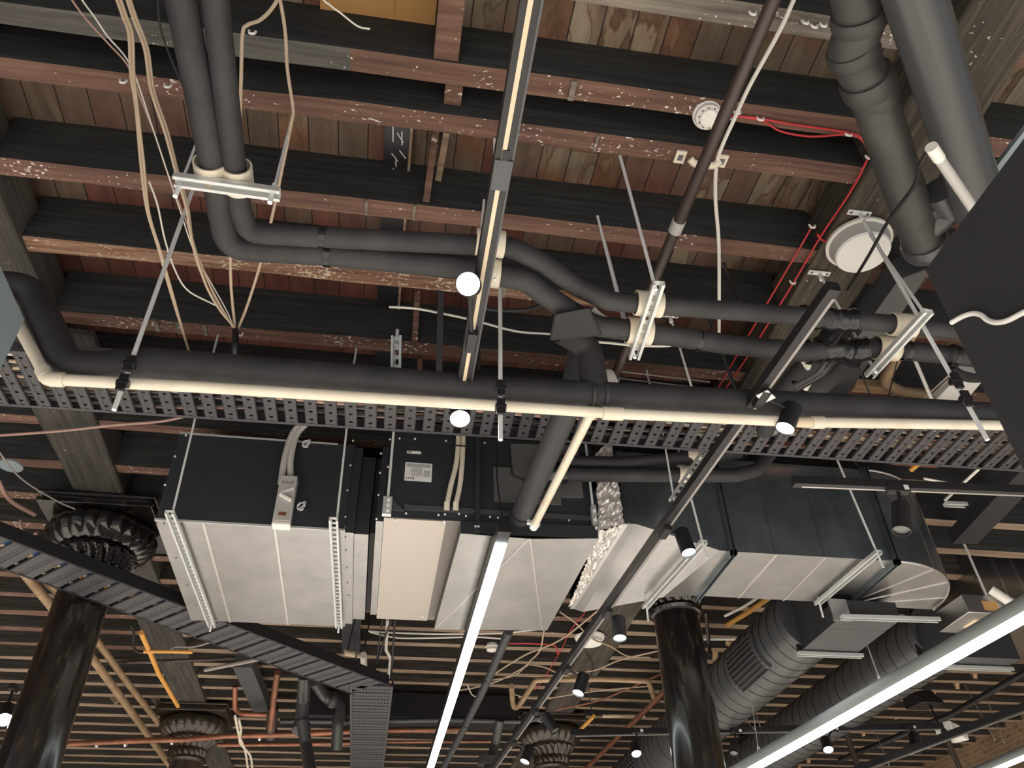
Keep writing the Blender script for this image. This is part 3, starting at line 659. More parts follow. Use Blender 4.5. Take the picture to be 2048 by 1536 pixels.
# ---------------------------------------------------------------- black sign board with white flex tubes
XB = 1.18
p = PX(1850, 540, XB)
t = MB().box(XB, XB + .06, -1.5, p.y, p.z - 1.1, p.z).build('sign_board', 'panel', bevel=.002, smooth=False); tag(t, 'matt black board cutting into the edge of the photo', 'board')
q = [PX(u, v, XB - .012) for u, v in ((1903, 645), (1925, 633), (1945, 627), (1962, 630), (1975, 640), (1992, 645), (2015, 641), (2045, 626), (2100, 600))]
tag(MB().tube(smooth(q, 6), mpx(5.2, q[0]), 12).build('flex_tube', 'white'), 'wavy white flex tube lying on the black board', 'cable')
a, b = PZ(1864, 296, 1.9), PZ(1962, 440, 1.9)
t = thing('batten_light', a, 'slim unlit whitish batten behind the top corner of the black board', 'lamp')
MB().tube([a, b], mpx(11, a), 16).build('diffuser', 'pvc_grey', t); dd = (b - a).normalized(); MB().tube([a - dd * .006, a + dd * .05], mpx(12.5, a), 16).build('end_cap', 'pvc_white', t)
cable('light_cable', [PZ(1856, 303, 1.9), PZ(1840, 330, 1.92), PZ(1826, 375, 1.98), PZ(1778, 440, 2.1), PZ(1738, 510, 2.3), PZ(1695, 580, 2.5)], .006, 'black', 'thin black cable hanging from the end of the whitish batten')
# ---------------------------------------------------------------- detector, loudspeaker
def disc_dev(name, c, ax, prof_m, label, cat, n=40):
    t = thing(name, c, label, cat)
    for nm, prof, m in prof_m: MB().lathe(c, ax, prof, n).build(nm, m, t)
    return t
c = PZ(1413, 228, H); ax = V((-.05, -.25, -1))
t = disc_dev('smoke_detector', c, ax, [('base', [(-.005, .05), (.0, .058), (.018, .058), (.022, .05)], 'white'), ('housing', [(.02, .045), (.024, .054), (.042, .05), (.05, .038), (.058, .034), (.062, .022), (.064, .0)], 'pvc_white')], 'small white round smoke detector on the red-brown joist', 'smoke detector')
g = MB(); g.cm = 0
axn = ax.normalized(); e = axn.cross(V((0, 1, 0))).normalized(); f = axn.cross(e)
for k in range(10):
    an = k * .628; g.beam(c + axn * .048 + (e * math.cos(an) + f * math.sin(an)) * .030, c + axn * .048 + (e * math.cos(an) + f * math.sin(an)) * .043, .006, .006)
g.build('vent_slot', 'print', t)
t.children[0]
c = PZ(1716, 482, 2.86)
disc_dev('loudspeaker', c, (0, 0, -1), [('rim', [(0, .125), (.004, .148), (.02, .15), (.024, .14)], 'pvc_white'), ('recess', [(.02, .138), (.055, .128), (.075, .122)], 'pvc_grey'), ('grille_cover', [(.074, .12), (.078, .124), (.088, .118), (.09, .095), (.087, .092), (.09, .06), (.092, .0)], 'white')], 'big round white loudspeaker under the weathered girder', 'loudspeaker', 56)
# ---------------------------------------------------------------- brown pipe, white conduit, clips
a, b = PZ(1684, -320, 2.62), PZ(1354, 452, 2.62)
t = thing('sprinkler_pipe', a, 'long thin brown pipe running between the joists and the pipe pair', 'pipe')
MB().tube([a, b], .0245, 16).build('pipe_run', 'brown_pipe', t); b2 = PZ(1222, 770, 2.62); MB().tube([b, b2], .0235, 16).build('pipe_run', 'brown_pipe', t)
dd = (b - a).normalized(); MB().tube([b - dd * .03, b + dd * .03], .0285, 16).build('coupling', 'pvc_grey', t)
MB().tube(fillet([b2 - dd * .06, b2 + dd * .01, b2 + dd * .01 + V((.02, .02, -.15))], .04), .031, 16).build('elbow', 'pvc_grey', t)
e1 = PZ(1216, 750, 2.40); t = MB().tube(fillet([b2 - dd * .02, e1, PZ(1222, 792, 2.28)], .05), .032, 18).build('pipe_elbow', 'pvc_white'); tag(t, 'cream plastic elbow cap at the bottom end of the brown pipe', 'pipe fitting')
t = cable('conduit', [PZ(1600, -30, 2.84), PZ(1560, 60, 2.84), PZ(1500, 170, 2.84), PZ(1470, 235, 2.86), PZ(1445, 290, 2.86), PZ(1433, 330, 2.86), PZ(1431, 400, 2.88), PZ(1438, 500, 2.86), PZ(1438, 680, 2.8)], .0085, 'white_cable', 'cream cable hanging slack across the joists beside the brown pipe')
t = thing('pipe_saddle_clip', PZ(1408, 322, 2.88), 'cream saddle clip under the joist crossing the brown pipe', 'clip')
mb = MB(); mb.tube(smooth([PZ(1380, 318, 2.86), PZ(1392, 328, 2.85), PZ(1425, 331, 2.85), PZ(1440, 322, 2.86)], 5), .016, 10); mb.build('saddle', 'pvc', t)
for u, v in ((1360, 312), (1443, 320)):
    p = PZ(u, v, 2.895); mb = MB(); mb.box(p.x - .022, p.x + .022, p.y - .03, p.y + .03, p.z - .01, p.z); mb.mi(1); mb.box(p.x - .01, p.x + .01, p.y - .012, p.y + .014, p.z - .013, p.z - .01); mb.build('mounting_lug', ['pvc', 'print'], t)
def smallclip(u, v, lab, z=2.89, s=.014, grp=None):
    p = PZ(u, v, z); mb = MB(); mb.tube(smooth([p + V((-s, 0, 0)), p + V((-s * .6, 0, -.016)), p + V((s * .6, 0, -.016)), p + V((s, 0, 0))], 4), .005, 8)
    return tag(mb.build('cable_clip', 'white'), lab, 'clip', grp)
for u, v, lab in ((1520, 235, 'first white clip on the red cables from the detector'), (1696, 266, 'white clip on the red cables just before the bend'), (1733, 281, 'white clip at the bend of the red cables'), (1737, 312, 'white clip below the bend of the red cables'),
                  (1624, 450, 'white clip above the red side cable by the loudspeaker'), (1585, 562, 'white clip on the red cable behind the white bracket'), (1474, 222, 'white clip where the cream cable meets the red cables')):
    smallclip(u, v, lab)
for u, v, lab in ((505, 62, 'small white clip on the grey joist beside the cream cable bend'), (247, 160, 'small white clip beside the tan cable bundle'), (336, 169, 'small white clip on the joist near the thick pipe'), (1505, 24, 'loose white clip on the highest grey joist'), (1610, 42, 'square white clip on the highest joist'), (1628, 50, 'white clip beside the square one on the highest joist'), (1646, 48, 'white clip nearest the soil pipe on the highest joist'), (481, 666, 'white tag on the joist beside the taped bundle')):
    smallclip(u, v, lab, s=.012)
# red cables
zr = 2.885
cable('fire_cable', [PZ(1440, 233, zr), PZ(1480, 233, zr), PZ(1520, 237, zr), PZ(1580, 248, zr), PZ(1650, 258, zr), PZ(1698, 266, zr), PZ(1728, 278, zr), PZ(1740, 300, zr), PZ(1736, 316, zr), PZ(1700, 385, zr), PZ(1640, 475, zr), PZ(1590, 560, zr), PZ(1500, 705, zr), PZ(1435, 800, zr)], .005, 'red_cable', 'bright red cable from the smoke detector down the girder side')
cable('fire_cable', [PZ(1440, 230, zr), PZ(1520, 240, zr), PZ(1560, 262, zr), PZ(1610, 272, zr), PZ(1650, 272, zr), PZ(1698, 268, zr), PZ(1724, 280, zr), PZ(1736, 302, zr)], .0045, 'red_cable', 'second red cable sagging under the first beside the detector')
cable('fire_cable', [PZ(1624, 452, zr), PZ(1600, 495, zr), PZ(1550, 580, zr), PZ(1480, 700, zr), PZ(1425, 795, zr)], .0045, 'red_cable', 'red cable running parallel, starting at the clip by the loudspeaker')
cable('fire_cable', [PZ(1635, 468, zr), PZ(1642, 478, zr), PZ(1668, 489, 2.87)], .006, 'red_cable', 'short red tail entering the round loudspeaker')
# tan cables hanging at the left
zc = 2.7
def hang(pts, r, m, lab, z0=2.75, z1=2.75, name='hanging_cable', grp=None):
    n = len(pts) - 1; return cable(name, [PZ(u, v, z0 + (z1 - z0) * i / n) for i, (u, v) in enumerate(pts)], r, m, lab, 'cable', grp)
hang([(191, -150), (228, -20), (245, 30), (258, 70), (262, 150), (272, 215), (282, 330), (294, 420), (318, 500), (340, 580), (382, 715)], 0.0060, 'tan_cable', 'thick tan cable of the left pair, straightest one', 2.5, 2.72)
hang([(201, -150), (236, -20), (252, 30), (265, 70), (268, 150), (276, 225), (288, 330), (298, 425), (322, 505), (346, 590), (381, 716)], 0.0052, 'tan_cable', 'tan cable twinned with the straightest left one', 2.5, 2.72)
hang([(204, -150), (248, -20), (268, 40), (290, 100), (302, 180), (330, 265), (352, 345), (372, 415), (386, 490), (412, 570), (440, 620), (470, 655)], 0.0060, 'tan_cable', 'thick tan cable bowing to the taped bundle', 2.5, 2.72)
hang([(210, -150), (254, -20), (274, 40), (296, 100), (308, 182), (335, 262), (356, 345), (376, 415), (388, 490), (424, 580), (468, 658)], 0.0052, 'tan_cable', 'tan cable twinned with the bowing one', 2.5, 2.72)
hang([(58, -150), (135, -15), (170, 35), (215, 85), (255, 130), (275, 180), (310, 270), (340, 360), (375, 450), (395, 530), (430, 600), (466, 652)], .0035, 'pink_cable', 'thin pinkish cable crossing behind the tan pair', 2.7, 2.74)
hang([(78, -150), (155, -15), (190, 35), (215, 72), (262, 132), (300, 240), (335, 345), (360, 420), (392, 510), (450, 615), (468, 655)], .003, 'white_cable', 'thin pale cable crossing behind the tan pair', 2.7, 2.74)
hang([(298, 362), (315, 410), (330, 480), (350, 540), (375, 580), (420, 605), (436, 612)], .004, 'white_cable', 'thin pale cable branching off and curling to the bundle', 2.72, 2.74)
hang([(297, -150), (314, -10), (322, 60), (345, 125), (370, 182)], .004, 'black_matte', 'thin dark cable curving behind the thick pipe', 2.8, 2.8)
hang([(593, -150), (560, -20), (545, 15), (520, 40), (495, 50), (485, 70), (482, 170), (478, 290), (470, 400), (462, 480), (462, 570), (470, 655)], 0.0068, 'tan_cable', 'beige cable with a sharp bend over the grey joist', 2.75, 2.74)
hang([(526, -150), (556, -20), (570, 60), (575, 140), (586, 215), (584, 240), (566, 330), (545, 430), (520, 530), (495, 610), (476, 658)], 0.0064, 'tan_cable', 'pale cable bowing outward beside the pipe strut', 2.75, 2.74)
hang([(596, -150), (640, -15), (660, 10), (680, 25), (715, 52), (740, 58)], .0035, 'white_cable', 'pale cable sagging beside the orange-yellow board', 2.8, 2.8)
hang([(470, 655), (471, 672), (470, 700), (466, 760)], .016, 'black', 'black taped cable bundle dropping behind the pipe', 2.74, 2.5, name='cable_bundle')
hang([(778, 614), (820, 616), (860, 622), (945, 640), (1030, 662), (1100, 668)], .006, 'white_cable', 'thin white cable crossing behind the bright spotlight', 2.86, 2.86)
hang([(940, 612), (1000, 620), (1060, 618), (1105, 600)], .009, 'black', 'black cable hanging beside the wrapped box', 2.4, 2.3)
hang([(1185, 618), (1205, 635), (1235, 648), (1262, 652)], .013, 'pvc_white', 'white flexible conduit squeezed between the pipes', 2.2, 2.15)
hang([(1140, 680), (1220, 686), (1260, 690), (1330, 692), (1372, 684)], .006, 'pvc_white', 'thin white cable under the slotted strut', 2.5, 2.5)
hang([(1605, 715), (1618, 735), (1620, 755), (1612, 775)], .018, 'pvc_white', 'curved white sleeve under the taped tee', 2.2, 2.25, name='flexible_conduit')
for k, (y0, y1, xx) in enumerate(((700, 735, 1600),)): pass
# thin cables over the long tray top
for k, v0 in enumerate((742, 756, 766)): hang([(1235, v0), (1300, v0 + 8), (1420, v0 + 22)], .004, 'grey_cable', 'thin grey wire running beyond the joist near the cream elbow', 2.7, 2.7, name='wire', grp='thin wires by the cream elbow')
# far cable over the girder side and dark wires at the left
hang([(-20, 872), (120, 862), (230, 850), (320, 843), (375, 832)], .008, 'pink_cable', 'sagging brownish cable across the grey girder below the tray', 2.82, 2.82)
hang([(-10, 893), (40, 955), (110, 1000), (150, 1018)], .005, 'grey_cable', 'thin dark cable slanting to the capital', 2.6, 2.6)
hang([(-10, 950), (20, 1000), (70, 1030)], .012, 'pink_cable', 'pinkish cable entering from the edge above the slanting tray', 2.5, 2.5)
hang([(40, 1042), (45, 1060), (60, 1072), (75, 1065)], .01, 'pink_cable', 'pinkish cable loop under the joists by the slanting tray', 2.5, 2.5)
c = PZ(22, 930, 2.8); disc_dev('ceiling_disc', c, (0, 0, -1), [('plate', [(0, .07), (.01, .07), (.012, .04)], 'blue_grey')], 'grey round cover plate beyond the girder', 'cover plate')
# blue-grey equipment box at the very edge
p = PY(50, 640, 1.95)
t = MB().box(p.x - .7, p.x, .4, p.y, p.z - .36, p.z).build('equipment_box', 'blue_grey', bevel=.004); tag(t, 'blue-grey sheet metal box at the edge behind the pipe bends', 'box')
# ================================================================== AIR HANDLING
ZB = 2.15
def quadbox(P, up, name, mats, parent=None, **k): return MB().prism(P, (0, 0, up)).build(name, mats, parent, **k)
def two_tone(x0, x1, y0, y1, z0, z1, name, m_side, m_bot, parent, bevel=.003):
    mb = MB(); v = [(x0, y0, z0), (x1, y0, z0), (x1, y1, z0), (x0, y1, z0), (x0, y0, z1), (x1, y0, z1), (x1, y1, z1), (x0, y1, z1)]
    mb.add(v, [(0, 4, 5, 1), (1, 5, 6, 2), (2, 6, 7, 3), (3, 7, 4, 0), (4, 5, 6, 7)]); mb.mi(1); mb.add(v[:4], [(0, 1, 2, 3)])
    return mb.build(name, [m_side, m_bot], parent, smooth=False)
def screws(pts, parent, name='screw', ax=(0, -1, 0), r=.006, m='rod'):
    for p in pts: MB().lathe(p, ax, [(0, r), (.004, r), (.006, r * .5)], 8).build(name, m, parent)
A0 = PZ(310, 1041, ZB); yF = A0.y; xA0 = A0.x; xA1 = PZ(690, 1046, ZB).x; yBk = PZ(400, 1241, ZB).y; zT = PY(365, 865, yF).z
t = thing('air_plenum', ((xA0 + xA1) / 2, (yF + yBk) / 2, ZB), 'big sheet-metal air plenum box with two strut channels beneath, beside the girder', 'air duct')
two_tone(xA0, xA1, yF, yBk, ZB, zT, 'casing', 'unit_dark', 'galv', t)
MB().box(xA0 - .003, xA1, yF - .006, yF, ZB, ZB + .012).build('edge_flange', 'strut', t, smooth=False); MB().box(xA0, xA1 - .1, yF - .004, yF, zT - .01, zT).build('edge_flange', 'strut', t, smooth=False)
for u in (408, 549):
    x = PZ(u, 1050, ZB).x; MB().box(x - .007, x + .007, yF, yBk, ZB - .006, ZB).build('standing_seam', 'galv_seam', t, bevel=.001, smooth=False)
x1 = PZ(708, 1046, ZB).x
f1 = two_tone(xA1 + .001, x1, yF + .005, yBk - .06, ZB - .004, zT - .015, 'end_flange', 'unit_dark', 'galv', t)
x2 = PZ(738, 1046, ZB).x
f2 = two_tone(x1 + .002, x2, yF + .03, yBk - .12, ZB + .004, zT - .06, 'end_flange', 'unit_dark', 'galv', t)
screws([PY(u, v, yF - .001) for u, v in ((372, 871), (350, 913), (330, 970))], t)
screws([PY(u, v, yF + .003) for u, v in ((706, 882), (701, 931), (695, 981), (691, 1034))], t); screws([PY(u, v, yF + .028) for u, v in ((718, 905), (716, 943), (710, 987), (706, 1032))], t)
screws([PZ(u, v, ZB - .001) for u, v in ((313, 1047), (328, 1047), (352, 1116), (375, 1170), (392, 1210))], t, ax=(0, 0, -1), m='print', r=.004)
screws([PZ(u, v, ZB - .005) for u, v in ((690, 1052), (691, 1074), (692, 1100), (694, 1135), (695, 1165), (697, 1190))], t, ax=(0, 0, -1), m='print', r=.004)
# flexible collar in the gap
x3 = PZ(756, 1046, ZB).x
tag(MB().box(x2 + .005, x3 + .0, yF + .06, yBk - .2, ZB + .03, zT - .05).build('flexible_collar', 'black_matte'), 'black flexible collar in the gap between plenum and fan coil unit', 'collar')
# struts under the plenum with rods
for (p, q, r0_, r1_, lab) in (((336, 1022), (424, 1252), (390, 838), (346, 1022), 'outer'), ((664, 1036), (678, 1254), (694, 852), (674, 1036), 'inner')):
    a, b = PZ(p[0] + 3, p[1] + 2, ZB - .03), PZ(q[0], q[1], ZB - .03); b.x = a.x + (b.x - a.x) * 1.0
    strut(a, b, lab + ' slotted zinc strut channel carrying the air plenum from below', w_=.045, h=.02)
    a2 = PY(r0_[0], r0_[1], a.y + .03); b2 = PY(r1_[0], r1_[1], a.y + .03)
    up = (a2 - b2).normalized(); tag(MB().tube([b2 - up * .02, a2 + up * ((2.9 - a2.z) / max(.2, up.z))], .006, 8).build('threaded_rod', 'rod'), 'rod down to the ' + lab + ' strut under the air plenum, front end', 'rod')
    c = b + V((0, -.03, 0)); tag(MB().tube([c + V((0, 0, -.05)), c + V((0, 0, zT - ZB + .3))], .006, 8).build('threaded_rod', 'rod'), 'rod through the back end of the ' + lab + ' strut under the plenum', 'rod')
# isolator and its conduits
i0, i1 = PY(549, 1040, yF), PY(590, 1040, yF); it = PY(575, 965, yF).z
t = thing('isolator_switch', (i0 + i1) / 2, 'grey isolator switch box on the front of the air plenum', 'switch')
zb_ = ZB + .002; xm = i0.x; xM = i1.x - .015
MB().box(xm, xM, yF - .075, yF - .007, zb_, it).build('housing', 'pvc_grey', t, bevel=.004)
MB().box(xm - .002, xM + .002, yF - .07, yF - .008, zb_ - .022, zb_).build('lower_cover', 'pvc_white', t, bevel=.006)
h = MB(); cxx = (xm + xM) / 2; cz_ = zb_ + (it - zb_) * .55
h.beam((cxx - .03, yF - .085, cz_), (cxx + .035, yF - .085, cz_ - .035), .016, .018, (0, 1, 0)); h.build('rotary_handle', 'pvc_white', t, bevel=.002)
MB().beam((cxx - .03, yF - .078, cz_ + .01), (cxx + .035, yF - .078, cz_ + .045), .014, .004, (0, 1, 0)).build('position_bar', 'label_white', t)
MB().box(cxx - .02, cxx + .02, yF - .0775, yF - .0745, zb_ + .03, zb_ + .05).build('warning_label', 'copper', t, smooth=False)
import os
def text(s, at, h_, xd, yd, m, parent, name='lettering'):
    cu = bpy.data.curves.new('txt', 'FONT'); cu.body = s; cu.size = 1; cu.resolution_u = 2; ob = bpy.data.objects.new('txt', cu); COL.objects.link(ob)
    bpy.context.view_layer.update(); dg = bpy.context.evaluated_depsgraph_get(); me0 = ob.evaluated_get(dg).to_mesh()
    vs = [V(v.co) for v in me0.vertices]; fs = [tuple(p.vertices) for p in me0.polygons]; bpy.data.objects.remove(ob)
    xd, yd = V(xd).normalized(), V(yd).normalized(); wmx = max(v.x for v in vs)
    return MB().add([V(at) + xd * (v.x - wmx / 2) * h_ + yd * v.y * h_ for v in vs], fs).build(name, m, parent, smooth=False)
text('EF4/9', (cxx, yF - .0765, it - .035), .028, (-1, 0, 0), (0, 0, -1), 'print', t)
for k, (pts, r) in enumerate((([(562, 968), (570, 915), (585, 868), (602, 848), (612, 838)], .012), ([(582, 968), (581, 920), (592, 872), (610, 850), (624, 840)], .012))):
    P3 = [PY(u, v, yF - .03 - .05 * (i / 4)) for i, (u, v) in enumerate(pts)]; cable('conduit', P3, mpx(6.5, P3[1]), 'pvc_grey', ('outer' if k == 0 else 'inner') + ' smooth grey conduit dropping into the isolator box', 'conduit', n=12)
for u, v, lab in ((612, 890, 'upper'), (602, 1015, 'lower')):
    p = PY(u, v, yF - .02); mb = MB()
    for k in range(3): mb.tube([p + V((.02 * math.cos(a_ * .7 + k), -.01 + .006 * k, .024 * math.sin(a_ * .7 + k * 1.5) + .008 * k)) for a_ in range(9)], .003, 6)
    tag(mb.build('spring_latch', 'rod'), lab + ' twisted wire latch beside the grey conduits', 'latch')
# ---------------- fan coil unit
yU = PZ(775, 1036, ZB).y; xU0 = PZ(768, 1036, ZB).x; xU1 = PZ(1194, 1049, ZB).x; zU = PY(782, 872, yU).z; yUb = PZ(748, 1237, ZB).y
t = thing('fan_coil_unit', ((xU0 + xU1) / 2, (yU + yUb) / 2, ZB), 'dark fan coil unit with rating plate and beige underside, beside the air plenum', 'air conditioner')
two_tone(xU0, xU1, yU, yUb, ZB + .006, zU, 'casing', 'unit_dark', 'unit_shade', t)
xq = PZ(893, 1040, ZB).x
MB().box(xU0, xq, yU + .002, yUb, ZB, ZB + .006).build('bottom_panel', 'unit_beige', t, smooth=False)
screws([PZ(u, v, ZB - .001) for u, v in ((790, 1040), (888, 1042), (755, 1232), (845, 1233))] , t, ax=(0, 0, -1), r=.006)
# side flange towards the gap
xg = PZ(752, 1038, ZB).x; g_ = two_tone(xg, xU0 - .002, yU + .04, yUb - .06, ZB - .0, zU - .05, 'end_flange', 'unit_dark', 'galv', t)
screws([PY(u, v, yU + .038) for u, v in ((762, 907), (760, 946), (757, 990), (753, 1038))], t)
# transition hood below the right part
hz = 2.075
HP = [PZ(u, v, hz) for u, v in ((921, 1067), (1197, 1077), (1094, 1261), (868, 1259))]
ap = PZ(1060, 1076, hz); ap2 = PZ(1085, 1260, hz); cr = PZ(870, 1258, hz)
mb = MB(); up = V((0, 0, ZB + .0 - hz))
mb.add(HP + [p + up for p in HP], [(0, 1, 5, 4), (1, 2, 6, 5), (2, 3, 7, 6), (3, 0, 4, 7)])
mb.mi(1); lo_ = V((0, 0, -.022)); a1 = ap + V((0, .01, 0)) ; a2 = PZ(1087, 1250, hz) + lo_ * .0
mb.add([HP[0], a1, HP[1], HP[2], PZ(1084, 1261, hz) , HP[3]], [(0, 1, 5), (1, 4, 5), (1, 2, 3), (1, 3, 4)])
mid_ = len(mb.v)
o = mb.build('transition_hood', ['unit_dark', 'galv'], t, smooth=False)
cr_ = MB()
for p, q in ((ap, PZ(1084, 1260, hz)), (ap, PZ(868, 1259, hz))): cr_.beam(p + V((0, 0, -.001)), q + V((0, 0, -.001)), .006, .004)
cr_.build('fold_crease', 'galv_seam', t)
# front details of the unit
yd_ = yU - .003
def fplate(uv0, uv1, th, m, name, lab=None):
    a, b = PY(*uv0, yd_), PY(*uv1, yd_); o = MB().box(min(a.x, b.x), max(a.x, b.x), yU - th, yU - .0005, min(a.z, b.z), max(a.z, b.z)).build(name, m, t, smooth=False)
    if lab: o['label'] = lab
    return a, b, o
fplate((782, 877), (1180, 892), .004, 'unit_dark', 'top_rail'); fplate((808, 1019), (1192, 1034), .012, 'duct_grey', 'bottom_rail', 'grey screwed lower rail')
a, b = PY(778, 994, yU), PY(808, 1020, yU); MB().prism([(a.x, yU - .013, a.z), (a.x, yU - .013, b.z - .01), (b.x, yU - .013, b.z - .01)], (0, .012, 0)).build('corner_gusset', 'duct_grey', t, smooth=False)
for u0, u1 in ((948, 959),): fplate((u0 + 2, 866), (u1, 1066), .03, 'unit_dark', 'angle_bar')
def plate_poly(pts, th, m, name):
    P3 = [PY(u, v, yU) for u, v in pts]; P3 = [V((p.x, yU - th, p.z)) for p in P3]; return MB().prism(P3, (0, th - .001, 0)).build(name, m, t, bevel=.0015, smooth=False)
plate_poly([(986, 935), (1022, 936), (1026, 952), (1046, 960), (1110, 985), (1122, 998), (1122, 1011), (988, 1004)], .008, 'unit_plate', 'access_plate')
plate_poly([(1020, 890), (1155, 893), (1166, 997), (1122, 996), (1104, 985), (1100, 960), (1046, 958), (1024, 950)], .014, 'unit_plate', 'access_plate')
a, b, o = fplate((811, 924), (863, 964), .003, 'label_white', 'rating_plate', 'white rating plate with a wiring diagram')
W_, H_ = (b.x - a.x), (a.z - b.z); mb = MB()
def prn(x0, x1, z0, z1): mb.box(a.x + W_ * x0, a.x + W_ * x1, yU - .0042, yU - .003, a.z - H_ * z1, a.z - H_ * z0)
for k in range(4): prn(.05, .95, .08 + .05 * k, .095 + .05 * k)
for k in range(5): prn(.25 + .09 * k, .26 + .09 * k, .3, .75); prn(.25, .62, .32 + .09 * k, .332 + .09 * k)
for k in range(6): prn(.7, .92, .42 + .06 * k, .435 + .06 * k)
prn(.7, .712, .42, .74); prn(.91, .92, .42, .74)
for x in (.05, .13, .21): prn(x, x + .045, .83, .9)
prn(.29, .35, .82, .92)
mb.build('printed_lines', 'print', o, smooth=False)
a, b, o = fplate((814, 901), (842, 908), .003, 'label_white', 'name_label', 'small white label')
MB().box(a.x + .004, a.x + (b.x - a.x) * .35, yU - .004, yU - .003, (a.z + b.z) / 2 - .003, (a.z + b.z) / 2 + .003).build('printed_line', 'print', o, smooth=False)
screws([PY(u, v, yU - .005) for u, v in ((780, 879), (799, 877), (830, 878), (892, 882), (969, 886), (1035, 890), (1064, 890), (776, 934))], t); screws([PY(u, v, yU - .012) for u, v in ((812, 1027), (877, 1030), (890, 1029), (918, 1028), (932, 1032), (980, 1034), (996, 1036), (1138, 1041))], t)
screws([PY(u, v, yU - .031) for u, v in ((951, 1053), (957, 1053))], t)
# corrugated conduits
for k, (pts, lab) in enumerate((([(917, 866), (916, 895), (912, 930), (902, 970), (894, 1008)], 'outer'), ([(927, 866), (926, 895), (924, 930), (920, 970), (912, 1008)], 'inner'))):
    P3 = smooth([PY(u, v, yU - .03) for u, v in pts], 12); r = mpx(4.6, P3[0]); tt = thing('corrugated_conduit', P3[0], lab + ' of two cream corrugated conduits on the fan coil unit', 'conduit')
    L_ = 0; Q = []
    for i in range(len(P3) - 1):
        n_ = max(1, int((P3[i + 1] - P3[i]).length / .0035))
        for j_ in range(n_): Q.append(P3[i].lerp(P3[i + 1], j_ / n_))
    MB().tube(Q, [r * (1 + .10 * (i % 2)) for i in range(len(Q))], 12).build('hose', 'pvc', tt)
    MB().tube([P3[-1] + V((0, 0, .012)), P3[-1] + V((0, .01, -.03))], r * 1.2, 12).build('gland', 'pvc', tt)
p = PY(920, 895, yU - .03); tag(MB().beam(p + V((-.032, -.016, 0)), p + V((.03, -.016, 0)), .005, .005).build('cable_tie', 'black'), 'black tie around the corrugated conduits', 'cable tie')
cable('control_cable', [PY(u, v, yU - .05) for u, v in ((992, 885), (994, 930), (995, 965), (1001, 1010), (1006, 1042))], .004, 'black', 'thin black cable down to the near end of the LED line')
cable('control_cable', [PY(u, v, yU - .02) for u, v in ((1018, 890), (1023, 935), (1026, 950), (1046, 960), (1055, 975))], .004, 'black', 'black cable bordering the access plate on the fan coil unit')
# zinc foot brackets and hanger rods of the unit
for (u0, v0, u1, v1, ru, rv, lab) in ((767, 995, 782, 1031, 785, 858, 'beside the gap'), (1181, 1012, 1196, 1072, 1140, 858, 'beside the foil joint')):
    a, b = PY(u0, v0, yU - .03), PY(u1, v1, yU - .03)
    tt = thing('hanger_bracket', a, 'zinc hanger bracket on the fan coil unit ' + lab, 'bracket')
    MB().box(a.x, b.x, yU - .045, yU - .016, b.z, a.z).build('angle_plate', 'strut', tt, smooth=False)
    for k in range(3): MB().lathe((a.x + .6 * (b.x - a.x), yU - .045, a.z - (a.z - b.z) * (.2 + .3 * k)), (0, -1, 0), [(0, .009), (.01, .009)], 6).build('nut', 'rod', tt)
    xx = (a.x + b.x) / 2
    if lab == 'beside the gap':
        for dx in (0,): MB().tube([(xx + dx, yU - .03, a.z - .03), (xx + dx, yU - .03, 2.9)], .007, 8).build('hanger_rod', 'rod', tt)
    else: MB().tube([(xx, yU - .03, a.z - .03), (xx - .01, yU - .03, 2.9)], .007, 8).build('hanger_rod', 'rod', tt)
# foil joint
fb = [PZ(1198, 1062, 2.12), PZ(1249, 1046, 2.17), PZ(1157, 1195, 2.17), PZ(1137, 1215, 2.12)]
zf = 2.62; n_ = 18; mb = MB(); rr = random.Random(3); grid = []
def foilstrip(P00, P10, P01, P11, nu, nv, amp, nrm):
    vs = []; fs = []
    for j in range(nv + 1):
        for i in range(nu + 1):
            s, q = i / nu, j / nv; p = (P00 * (1 - s) + P10 * s) * (1 - q) + (P01 * (1 - s) + P11 * s) * q
            e = 1 if 0 < i < nu else 0; vs.append(p + V(nrm) * rr.uniform(-amp, amp) * e + V((rr.uniform(-.5, .5) * amp, rr.uniform(-.5, .5) * amp, 0)))
    for j in range(nv):
        for i in range(nu):
            a = j * (nu + 1) + i; fs += [(a, a + 1, a + nu + 2), (a, a + nu + 2, a + nu + 1)]
    mb.add(vs, fs)
foilstrip(fb[0], fb[1], fb[3], fb[2], 10, 44, .012, (0, 0, 1))
f0, f1_ = fb[0] + V((0, 0, .0)), fb[1]; foilstrip(V((f0.x, f0.y, f0.z)), V((f1_.x, f1_.y, f1_.z)), V((PY(1196, 962, f0.y).x, f0.y, zf)), V((PY(1225, 900, f1_.y).x, f1_.y, zf + .1)), 9, 30, .010, (0, 1, 0))
tag(mb.build('foil_joint', 'foil', smooth=False), 'crumpled silver foil joint between fan coil unit and galvanised duct', 'duct joint')
